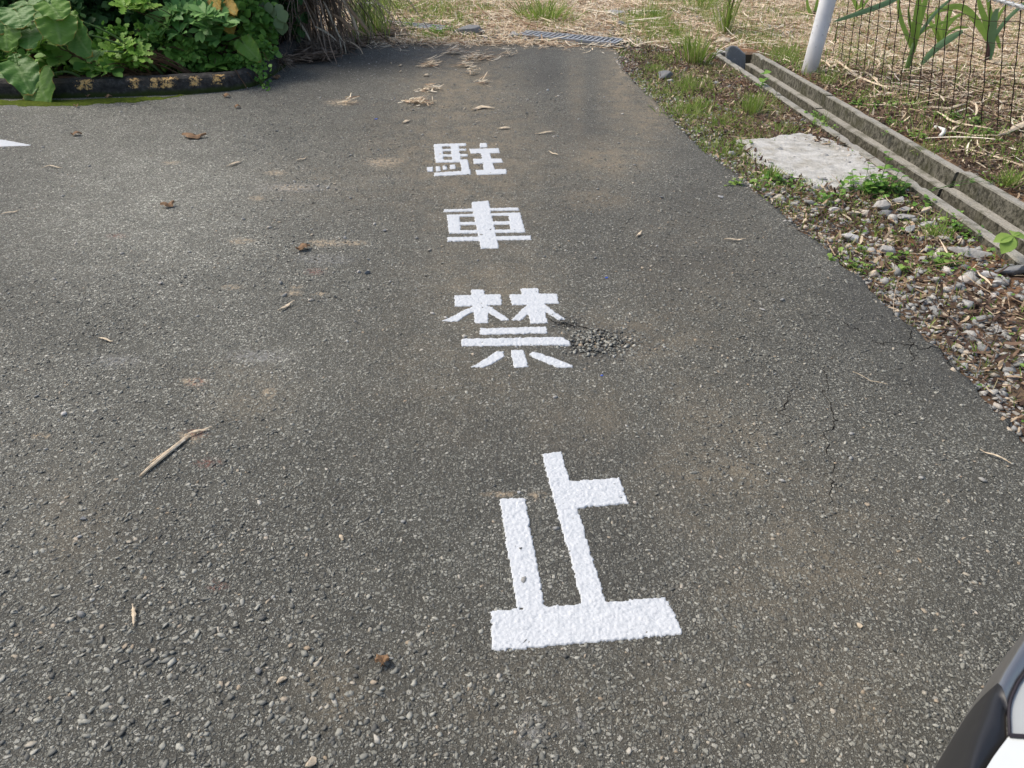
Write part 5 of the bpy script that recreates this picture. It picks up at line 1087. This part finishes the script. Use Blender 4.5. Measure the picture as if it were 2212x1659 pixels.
# ivy vine over the kerb corner
def vine():
    b = WY(*ZB(1500, 860), 7.2); b[2] = .1; r = empty("vine", b, "small-leaved ivy vine spilling over the right end of the kerb", "vine"); O, X, Z, S = [], [], [], []; m = MB()
    pts = []
    for _ in range(950):
        a = R.uniform(0, 1); px = R.normal(1300, 260); top = np.interp(px, [700, 1000, 1300, 1500, 1700], [860, 760, 700, 640, 780]); py = R.uniform(top, np.interp(px, [700, 1000, 1250, 1400, 1600, 1750], [930, 930, 950, 1010, 1060, 1110]))
        if px < 650 or px > 1780: continue
        y = np.interp(px, [600, 1200, 1600, 1800], [6.95, 7.15, 7.1, 7.05]) + (.12 if py < 900 else 0)*R.random() - .02
        p = WY(*ZB(px, py), y)
        if p[2] < .01: p = W(*ZB(px, py), .012+R.random()*.02)
        O.append(p-b); d = nrm([R.normal(0, .6), -.3+R.normal(0, .4), -.1+R.normal(0, .5)]); X.append(d); zz = np.array([R.normal(0, .3), -.6, .8]); Z.append(nrm(zz-d*(d@zz))); S.append(R.uniform(.022, .045))
    for sx, sy, ex, ey in [(1350, 860, 1490, 1110), (1500, 900, 1620, 1050), (1600, 900, 1700, 1080), (1700, 650, 1760, 780), (1300, 940, 1330, 1000)]:
        P = [W(*ZB(sx+(ex-sx)*t+R.normal(0, 8), sy+(ey-sy)*t), .15*(1-t)+.01) if sy > 800 else WY(*ZB(sx+(ex-sx)*t, sy+(ey-sy)*t), 7.1) for t in np.linspace(0, 1, 6)]; m.tube(P, .003, 5)
    m.obj("stems", MA['stem'], r); O, X, Z, S = map(np.array, (O, X, Z, S)); V, F = stamp(ROUNDV, ROUNDF, O, X, np.cross(Z, X), Z, S); link("leaves", mkmesh("leaves", V, F, MA['vine'], True), r)
vine()
# ------------------------------------------------------------------ heap of dead cane leaves
def deadheap():
    b = np.array([-2.05, 9.15, 0.]); r = empty("dead_leaf_heap", b, "tall heap of drooping dead cane leaves at the corner of the asphalt", "dead leaves")
    n = 1300; a = R.uniform(-2.8, .2, n); q = R.random(n)**.6
    top = np.c_[-2.65+R.normal(0, .34, n), 9.35+R.normal(0, .25, n), R.uniform(.45, 1.9, n)]
    Dv = nrm(np.c_[np.cos(a)*q, np.sin(a)*q, R.uniform(-.25, .5, n)]); L = R.uniform(.5, 1.35, n)
    V, F = blades(top, Dv, L, R.uniform(.010, .030, n), R.uniform(.35, 1.7, n), 9, prof=lambda t: 1-.75*t)
    V[:, 2] = np.maximum(V[:, 2], .012+.05*fbm(V[:, 0]*4, V[:, 1]*4, 3)); link("leaves", mkmesh("leaves", V-b, F, MA['deadcane']), r)
    m = MB()
    for _ in range(60):
        x, y = -2.75+np.clip(R.normal(0, .38), -.8, .55), 9.5+R.normal(0, .22); m.tube([(x, y, 0), (x+R.normal(0, .12), y+R.normal(0, .1), 1.0), (x+R.normal(0, .3), y, 2.1)], [.014, .012, .008], 6)
    m.obj("canes", MA['deadcane'], r)
    L_ = []
    for pts, w in [([(1285, 0), (1400, 180), (1470, 360), (1530, 525)], .035), ([(1290, 20), (1420, 180), (1560, 340), (1690, 490)], .035), ([(1010, 20), (1100, 200), (1160, 350), (1240, 540), (1330, 640)], .02), ([(1110, 190), (1250, 260), (1370, 380), (1500, 440), (1640, 510)], .03), ([(560, 180), (680, 330), (760, 480), (820, 600)], .03), ([(380, 20), (470, 240), (560, 430), (600, 600)], .02), ([(1300, 570), (1450, 630), (1560, 720), (1590, 830), (1560, 890)], .012), ([(1240, 560), (1270, 700), (1240, 850), (1200, 900)], .01), ([(1300, 600), (1330, 720), (1340, 830), (1290, 900)], .01), ([(880, 380), (1000, 440), (1150, 540), (1200, 600)], .02)]:
        ribbon_px(pts, 8.75, w, ZC, L_)
    V, F = cat(L_); link("long_leaves", mkmesh("long_leaves", V-b, F, MA['straw']), r)
    # fallen layer around the foot
    n = 3200; u = R.random(n); px = R.uniform(180, 2050, n); lo = np.interp(px, [180, 400, 700, 1100, 1400, 1800, 2100], [1040, 960, 930, 900, 720, 600, 560]); hi = np.interp(px, [180, 1300, 1500, 2100], [600, 500, 420, 380]); py = lo-(lo-hi)*R.random(n)**.8
    P = np.array([W(*ZC(p, q)) for p, q in zip(px, py)]); aa = R.uniform(0, 2*math.pi, n); Dv = np.c_[np.cos(aa), np.sin(aa), R.normal(.0, .06, n)]; LL = R.uniform(.06, .45, n)
    P[:, 2] = .008+R.random(n)*.06; P -= Dv*LL[:, None]*.5*[1, 1, 0]
    V, F = blades(P, Dv, LL, R.uniform(.006, .022, n), R.normal(0, .05, n), 4, np.cross(Dv, np.c_[R.normal(0, .3, n), R.normal(0, .3, n), np.ones(n)]), prof=lambda t: .5+.5*np.sin(math.pi*np.clip(t, .05, .95)))
    V[:, 2] = np.maximum(V[:, 2], .004); o = link("fallen_leaves", mkmesh("fallen_leaves", V, F, MA['deadcane'])); tag(o, "flat dead cane leaves strewn around the foot of the heap", "dead leaves", kind="stuff")
    n = 170; V, F = blades(np.c_[-1.85+R.normal(0, .12, n), 9.9+R.normal(0, .25, n), np.zeros(n)], nrm(np.c_[R.normal(0, .2, n), R.normal(0, .2, n), np.ones(n)]), R.uniform(.3, .9, n), .012, R.uniform(.05, .4, n), 6)
    g = empty("grass_tuft", (-1.85, 9.9, 0), "tall green grass growing against the right side of the dead leaf heap", "grass"); link("blades", mkmesh("blades", V-np.array([-1.85, 9.9, 0]), F, MA['grass']), g)
deadheap()
def stump():
    p = W(*ZC(330, 1010)); r = empty("root_clump", p+[0, 0, .0], "shaggy brown root clump with pale roots at the foot of the vine", "root"); V = rockmesh("x", None, 55)*np.array([.13, .10, .09]); V[:, 2] += .06
    link("core", mkmesh("core", V, ICO3[1], MA['darkwood'], True), r); n = 220; a = R.uniform(0, 2*math.pi, n); e = R.uniform(-.1, 1, n); d = nrm(np.c_[np.cos(a), np.sin(a), e])
    V, F = blades(d*[.11, .09, .08]+[0, 0, .06], nrm(d+R.normal(0, .5, (n, 3))), R.uniform(.03, .13, n), .006, .5, 4); V[:, 2] = np.maximum(V[:, 2], .003); link("roots", mkmesh("roots", V, F, MA['deadcane']), r)
stump()
# ------------------------------------------------------------------ single straws, leaves and bits on the asphalt
def flat_bit(pts, w, label, name="straw_piece", mat='straw', catg="straw", conv=ID, z=.007, frill=0, group="dry bits lying on the asphalt", lift=.012):
    P = np.array([W(*conv(*q)) for q in pts]); d = np.r_[0, np.cumsum(np.linalg.norm(np.diff(P, axis=0), axis=1))]; s = np.linspace(0, d[-1], 12); C = np.stack([np.interp(s, d, P[:, k]) for k in range(3)], 1)
    c = C.mean(0); T = nrm(np.gradient(C, axis=0)); S = np.cross([0, 0, 1], T); t = s/d[-1]; V, F = [], []; pr = w/2*(np.clip(np.sin(math.pi*np.clip(t, .04, .96)), .25, 1))*(1+.25*np.sin(t*23+w*900))
    zt = z+lift*np.abs(np.sin(t*4+w*300))*.5
    for i in range(12):
        for u, dz in ((-1, 0), (-.4, .35), (.4, .35), (1, 0)): V.append(C[i]+S[i]*u*pr[i]+[0, 0, zt[i]+dz*w*.5])
        V.append(C[i]+[0, 0, max(.001, zt[i]-.002)])
    for i in range(11):
        b = i*5
        for j in range(4): F.append((b+j, b+j+1, b+5+j+1, b+5+j) if j < 3 else (b+3, b+4, b+9, b+8))
        F.append((b+4, b, b+5, b+9))
    V = np.array(V)-c; o = link(name, mkmesh(name, V, F, MA[mat], False), loc=c)
    tag(o, label, catg, group)
    return o
BITS = [([(400, 946), (430, 935), (460, 928)], .012, "end piece of the long straw, pointing right on the red-stained spot"),
 ([(288, 1310), (292, 1335), (290, 1358)], .009, "short pale straw standing upright in the lower left of the photo"), ([(602, 676), (620, 664), (637, 655)], .014, "short wide straw chip at the middle left"),
 ([(490, 362), (525, 350)], .020, "pale straw stub left of the farthest painted character"), ([(88, 366), (108, 361), (136, 366)], .010, "thin curved twig near the left edge"), ([(5, 466), (45, 458)], .012, "thin twig touching the left edge"),
 ([(215, 733), (245, 742)], .010, "tiny straw beside the flat chip at left"), ([(1562, 520), (1586, 521), (1610, 520)], .012, "straight straw lying on the right half of the asphalt"), ([(1374, 515), (1386, 503)], .014, "small curled straw right of the second painted character"),
 ([(2114, 976), (2150, 990), (2182, 1004)], .008, "pale straw near the right edge of the photo"), ([(1840, 808), (1880, 826), (1915, 836)], .003, "thread-thin pale grass stalk by the cracks"), ([(734, 1160), (742, 1172)], .010, "tiny straw in the middle foreground"),
 ([(1075, 280), (1105, 278)], .03, "brown chip above the farthest painted character"), ([(1155, 292), (1200, 286)], .018, "thin brown twig right above the farthest painted character"), ([(1185, 330), (1205, 338)], .015, "small dark twig right of the farthest painted character"),
 ([(870, 268), (885, 262)], .03, "pale straw bit left of the straw heap"), ([(1020, 240), (1040, 234), (1068, 236)], .05, "stout cane piece between the straw heaps and the farthest character"), ([(640, 350), (665, 343)], .012, "faint straw left of the debris trail"), ([(1290, 1180), (1370, 1085)], .002, "hair-thin stalk right of the nearest painted character")]
for p, w_, lb in BITS[:-1]: flat_bit(p, w_, lb)
def long_stick():
    m = MB()
    for a, b, w_ in (((304, 1026), (408, 940), .0065), ((312, 1018), (400, 950), .004), ((322, 1000), (410, 942), .003), ((300, 1030), (350, 990), .002)):
        P = np.array([W(a[0]+(b[0]-a[0])*t, a[1]+(b[1]-a[1])*t, .008) for t in np.linspace(0, 1, 8)]); m.tube(P, np.array([.4, .8, 1, 1, 1, 1, .9, .6])*w_, 6)
    o = m.obj("straw_piece", MA['straw']); tag(o, "long straight frayed straw, the biggest straw on the asphalt at left", "straw", "dry bits lying on the asphalt")
long_stick()
LEAVES = [([(395, 296), (420, 300), (447, 297)], .075, "curled brown dead leaf, largest on the far left asphalt"), ([(348, 449), (365, 448), (378, 444)], .055, "brown leaf scrap left of centre"), ([(640, 543), (655, 540), (670, 535)], .05, "straw-coloured leaf scrap left of the second painted character"),
 ([(482, 211), (497, 209)], .06, "orange-brown leaf on the asphalt in front of the kerb"), ([(506, 234), (520, 233)], .05, "small brown leaf just below the orange-brown one"), ([(154, 294), (178, 292)], .05, "dark dead leaf at the far left"),
 ([(812, 1440), (826, 1432), (842, 1437)], .035, "dark red-brown crumpled leaf in the lower middle foreground"), ([(60, 210), (90, 212)], .09, "brown leaf on the moss under the big leaves"), ([(20, 205), (45, 200)], .10, "curled tan leaf on the moss at the left edge"), ([(186, 211), (200, 209)], .05, "brown leaf on the moss in the middle of the strip"), ([(228, 213), (243, 211)], .05, "brown leaf on the moss farther right"), ([(160, 233), (172, 232)], .035, "pale leaf bit just below the moss"), ([(590, 172), (606, 170)], .09, "orange leaf beside the root clump")]
for p, w_, lb in LEAVES: flat_bit(p, w_, lb, "dead_leaf", 'deadleaf', "leaf", group="dead leaves lying on the asphalt", lift=.03)
def heap(px, py, rx, ry, n, L, label):
    c = W(px, py); r = None; n = int(n*1.6); e = W(px+rx, py)-c; rx_ = abs(e[0]); ry_ = abs(W(px, py-ry)[1]-c[1]); q = R.normal(0, .55, (n, 2))*[rx_, ry_]; n_big = n; a = R.normal(.2, .75, n)
    Dv = np.c_[np.cos(a), np.sin(a), np.clip(R.normal(.05, .12, n), -.2, .3)]; z = .01+R.random(n)*.05*np.exp(-(q[:, 0]/rx_)**2*3)
    V, F = blades(np.c_[q, z]-Dv*L*.4*[1, 1, 0], Dv, (.25+.9*R.random(n)**2)*L, R.uniform(.004, .014, n), R.normal(0, .1, n), 4, np.cross(Dv, np.c_[R.normal(0, .4, n), R.normal(0, .4, n), np.ones(n)]), prof=lambda t: .5+.5*np.sin(math.pi*np.clip(t, .05, .95)))
    V[:, 2] = np.maximum(V[:, 2], .004); o = link("straw_heap", mkmesh("straw_heap", V, F, MA['straw']), loc=c); tag(o, label, "straw", "little straw heaps on the asphalt")
heap(985, 115, 22, 5, 55, .16, "farthest little straw heap, below the left grate"); heap(1030, 127, 32, 6, 90, .16, "widest straw heap near the far edge of the asphalt"); heap(935, 142, 20, 6, 50, .15, "straw heap left of the widest one"); heap(1010, 144, 20, 4, 30, .18, "thin flat straw heap just below the widest one")
heap(932, 196, 18, 7, 45, .12, "straw heap in the middle of the dusty band"); heap(908, 223, 26, 6, 60, .13, "long low straw heap left below the middle one"); heap(1045, 181, 12, 4, 16, .13, "tiny straw wisp right of the middle heap"); heap(1022, 160, 14, 5, 18, .14, "small straw wisp under the widest heap"); heap(1095, 121, 14, 4, 22, .14, "small pale straw wisp right of the widest heap"); heap(760, 224, 14, 3, 12, .12, "brown straw wisp on the dusty spot left of the heaps")
for i, (px, py, s, mt, lb) in enumerate([(180, 1122, .011, 'rock_dark', "black pebble in the left foreground"), (610, 1470, .012, 'rock_tan', "reddish tan pebble in the lower foreground"), (672, 1652, .013, 'rock_tan', "orange pebble at the bottom edge of the photo"), (1856, 1352, .009, 'rock_tan', "tan pebble in the right foreground"), (348, 614, .013, 'rock', "grey stone alone on the left asphalt"), (795, 590, .016, 'rock_dark', "dark grey stone left of the third painted character"), (830, 500+0, .012, 'rock_dark', "dark stone in the debris trail"), (775, 588, .012, 'rock', "grey stone beside the dark one in the debris trail"), (1183, 196, .016, 'whitebit', "white ring-like scrap far right of the straw heaps"), (920, 165, .03, 'rock_tan', "brown stone chunk left below the straw heaps"), (865, 157, .02, 'rock_tan', "tan stone chunk at the upper left of the asphalt"), (845, 138, .018, 'rock_tan', "flat tan stone left of the straw heaps"), (866, 143, .025, 'rock_tan', "brown clod just left of the straw heaps"), (1647, 670, .012, 'rock', "grey stone on the right half of the asphalt"), (1556, 427, .016, 'rock_pale', "pale stone on the right half of the asphalt, farther away"), (1120, 1065+0, .008, 'rock_pale', "pale chip left of the nearest character's upright"), (745, 515, .012, 'rock', "small stone at the edge of the dusty trail")]):
    rock(px, py, s*1.3, s, s*.7, i*.7, mt, lb, 700+i, z=0., name="pebble", group="single pebbles on the asphalt", sink=.3, cat_="pebble")
for px, py, s, lb in [(812, 258, .014, "blue plastic scrap left above the farthest character"), (1310, 601, .009, "blue plastic scrap right above the third painted character"), (1300, 812, .006, "tiny blue scrap right below the third painted character")]:
    rock(px, py, s*1.4, s, s*.5, .4, 'blue', lb, 900, z=0., name="plastic_scrap", group="blue plastic scraps on the asphalt", cat_="plastic scrap")
# long straws in the field near the fence
FS = [([(430, 600), (600, 720), (850, 850), (1200, 890)], .045, "long pale cane leaf lying from the post to the fence"), ([(700, 690), (800, 780), (880, 860)], .03, "short cane leaf crossing the long one by the fence"), ([(1250, 1060), (1450, 1060), (1640, 1030)], .045, "wide cane leaf lying flat at the fence foot"), ([(1380, 1100), (1500, 1170), (1700, 1230), (1900, 1270)], .035, "long cane leaf running below the fence foot"), ([(1490, 1290), (1700, 1310), (1940, 1330)], .024, "straight straw at the foot of the fence"), ([(1940, 1330), (2060, 1270), (2212, 1200), (2330, 1130)], .06, "broad brown cane leaf at the right edge"), ([(1500, 1290), (1560, 1240), (1620, 1210)], .02, "straw leaning to the right of the white pipe bit"), ([(250, 720), (420, 660), (500, 600)], .03, "straw beside the foot of the white post"), ([(820, 560), (850, 640), (825, 690)], .03, "upright pale straw behind the fence"), ([(600, 300), (800, 290), (980, 270)], .02, "horizontal straw far behind the fence")]
for p, w_, lb in FS: flat_bit(p, w_, lb, conv=Z5, z=.035, group="long straws in the field", lift=.03)
flat_bit([(1700, 370), (1850, 430), (2000, 470), (2200, 530)], .03, "long thin cane leaf between the drain and the right edge", conv=Z6, z=.03, group="long straws in the field")
flat_bit([(1550, 1090), (1600, 1180), (1670, 1290)], .012, "straw crossing the litter above the largest flat rock", conv=Z6, z=.02, group="long straws in the field")
flat_bit([(1120, 790), (1175, 865)], .006, "pale twig leaning on the dark blue-grey rock", conv=Z6, z=.05, group="long straws in the field")
flat_bit([(1840, 1345), (1900, 1400), (1950, 1445)], .018, "wide straw below the long pale rock", conv=Z6, z=.02, group="long straws in the field")
# ------------------------------------------------------------------ car corner at the lower right
def build_car():
    q = lambda x, y: ((3500+x*.37623)/1.8228, (2400+y*.37613)/1.8228)
    sil = [(2300, -700), (1900, -280), (1640, 10), (1414, 250), (1290, 395), (1180, 540), (1070, 690), (975, 850), (860, 1010), (765, 1200), (680, 1380), (630, 1500), (580, 1660), (500, 2000), (450, 2300)]
    inn = [(2500, -350), (2100, 50), (1700, 390), (1480, 590), (1410, 690), (1340, 790), (1285, 910), (1255, 1000), (1246, 1110), (1250, 1220), (1255, 1330), (1180, 1425), (1095, 1540), (1020, 1660), (860, 2000), (800, 2300)]
    def rs(P, n=60):
        P = np.array(P, float); d = np.r_[0, np.cumsum(np.hypot(*np.diff(P, axis=0).T))]; s = np.linspace(0, d[-1], n); return np.stack([np.interp(s, d, P[:, 0]), np.interp(s, d, P[:, 1])], 1)
    # pair the two edges by image row
    rows = np.linspace(-700, 2300, 70); S = np.array(sil, float); I = np.array(inn, float)
    sx = np.interp(rows, S[:, 1], S[:, 0]); yi = rows*0.88+ (rows > -1e9)*150*np.clip(1-(rows+700)/3000, 0, 1); ix = np.interp(yi, I[:, 1], I[:, 0])
    def sm(a):
        for _ in range(2): a[1:-1] = (a[:-2]+2*a[1:-1]+a[2:])/4
        return a
    sx = sm(sx)
    zs, zi = .50, .60
    r = empty("car", (1.6, .2, 0), "white car with a gloss black edge, only its corner showing at the lower right", "car")
    loc = np.array(r.location)
    lower = []; strips = []
    for a, b, c, d in zip(sx, rows, ix, yi):
        p0 = W(*q(a, b), zs); p3 = W(*q(c, d), zi); out = nrm((p0-p3)*[1, 1, 0]); sec = []
        hgt = [(-.02, -.36), (-.006, -.25), (0, -.12), (0, 0)]
        for o_, z_ in hgt: sec.append(p0+out*o_+[0, 0, z_])
        for t in (.05, .12, .2, .3, .45, .6, .75, .9, 1.): sec.append(p0*(1-t)+p3*t + np.array([0, 0, (zi-zs)*(min(1, t*3.2)**.6-t) + .010*math.sin(math.pi*t)]))
        sec.append(p3+[0, 0, -.02]-out*.004)
        strips.append(sec)
    V = np.array(strips); n, m = V.shape[:2]
    k0 = int(np.argmin(abs(rows-1120)))
    def patch(name, V, mat, smooth=True):
        n, m = V.shape[:2]; F = np.array([(i*m+j, (i+1)*m+j, (i+1)*m+j+1, i*m+j+1) for i in range(n-1) for j in range(m-1)])
        return link(name, mkmesh(name, V.reshape(-1, 3)-loc, F, mat, smooth), r)
    patch("black_edge", V[:k0+1], MA['carblack']); Vl = V[k0:].copy(); Vl[:, 3:-1, 2] -= .006; Vl[0, :, 2] += .006; patch("lower_trim", Vl, MA['carmatte'])
    # white body panel and grey lens, rising inboard
    P3 = V[:, -2]; yj = np.clip(np.searchsorted(yi, 1320), 1, n-2)
    def panel(name, A, mat, lift, depth, steps=10, zoff=.002, dirv=(1, -.12, 0)):
        dv = nrm(dirv); G = np.array([[p + dv*depth*t + np.array([0, 0, zoff + lift*math.sin(t*math.pi/2)]) for t in np.linspace(0, 1, steps)] for p in A]); return patch(name, G, mat)
    ps = panel("body_panel", P3[yj:], MA['carwhite'], .10, 1.3, 14); panel("headlamp", P3[:yj], MA['carlens'], .10, 1.2, 14, -.001)
    # seam strip between lens and panel
    a = P3[yj]; b_ = np.array([a+nrm((1, -.12, 0))*t*1.0+[0, 0, .004+.10*math.sin(t*math.pi/2*1.0/1.25)] for t in np.linspace(0, 1, 12)]); mm = MB(); mm.tube(b_, .003, 6); mm.tube(P3[:yj+1]+[0, 0, .003], .0022, 6); mm.obj("seams", MA['seam'], r)
    # rest of the body, outside the frame
    w_ = MB(); w_.add(*body_box(P3, loc)); w_.obj("body", MA['carwhite'], r)
    t_ = MB(); th = np.linspace(0, 2*math.pi, 33)
    cx, cy = 1.30, -.85
    t_.tube([(cx-.10, cy, .32), (cx-.09, cy, .32), (cx+.08, cy, .32), (cx+.09, cy, .32)], [.26, .31, .31, .26], 36); wv = t_.obj("wheel", MA['carmatte'], r)
def body_box(P3, loc):
    m = MB(); m.box((2.15, -1.6, .66), (1.55, 3.4, .62)); m.box((2.15, -2.0, 1.16), (1.3, 2.2, .42)); return np.concatenate(m.V), m.F
build_car()
print("script done", len(D.objects))
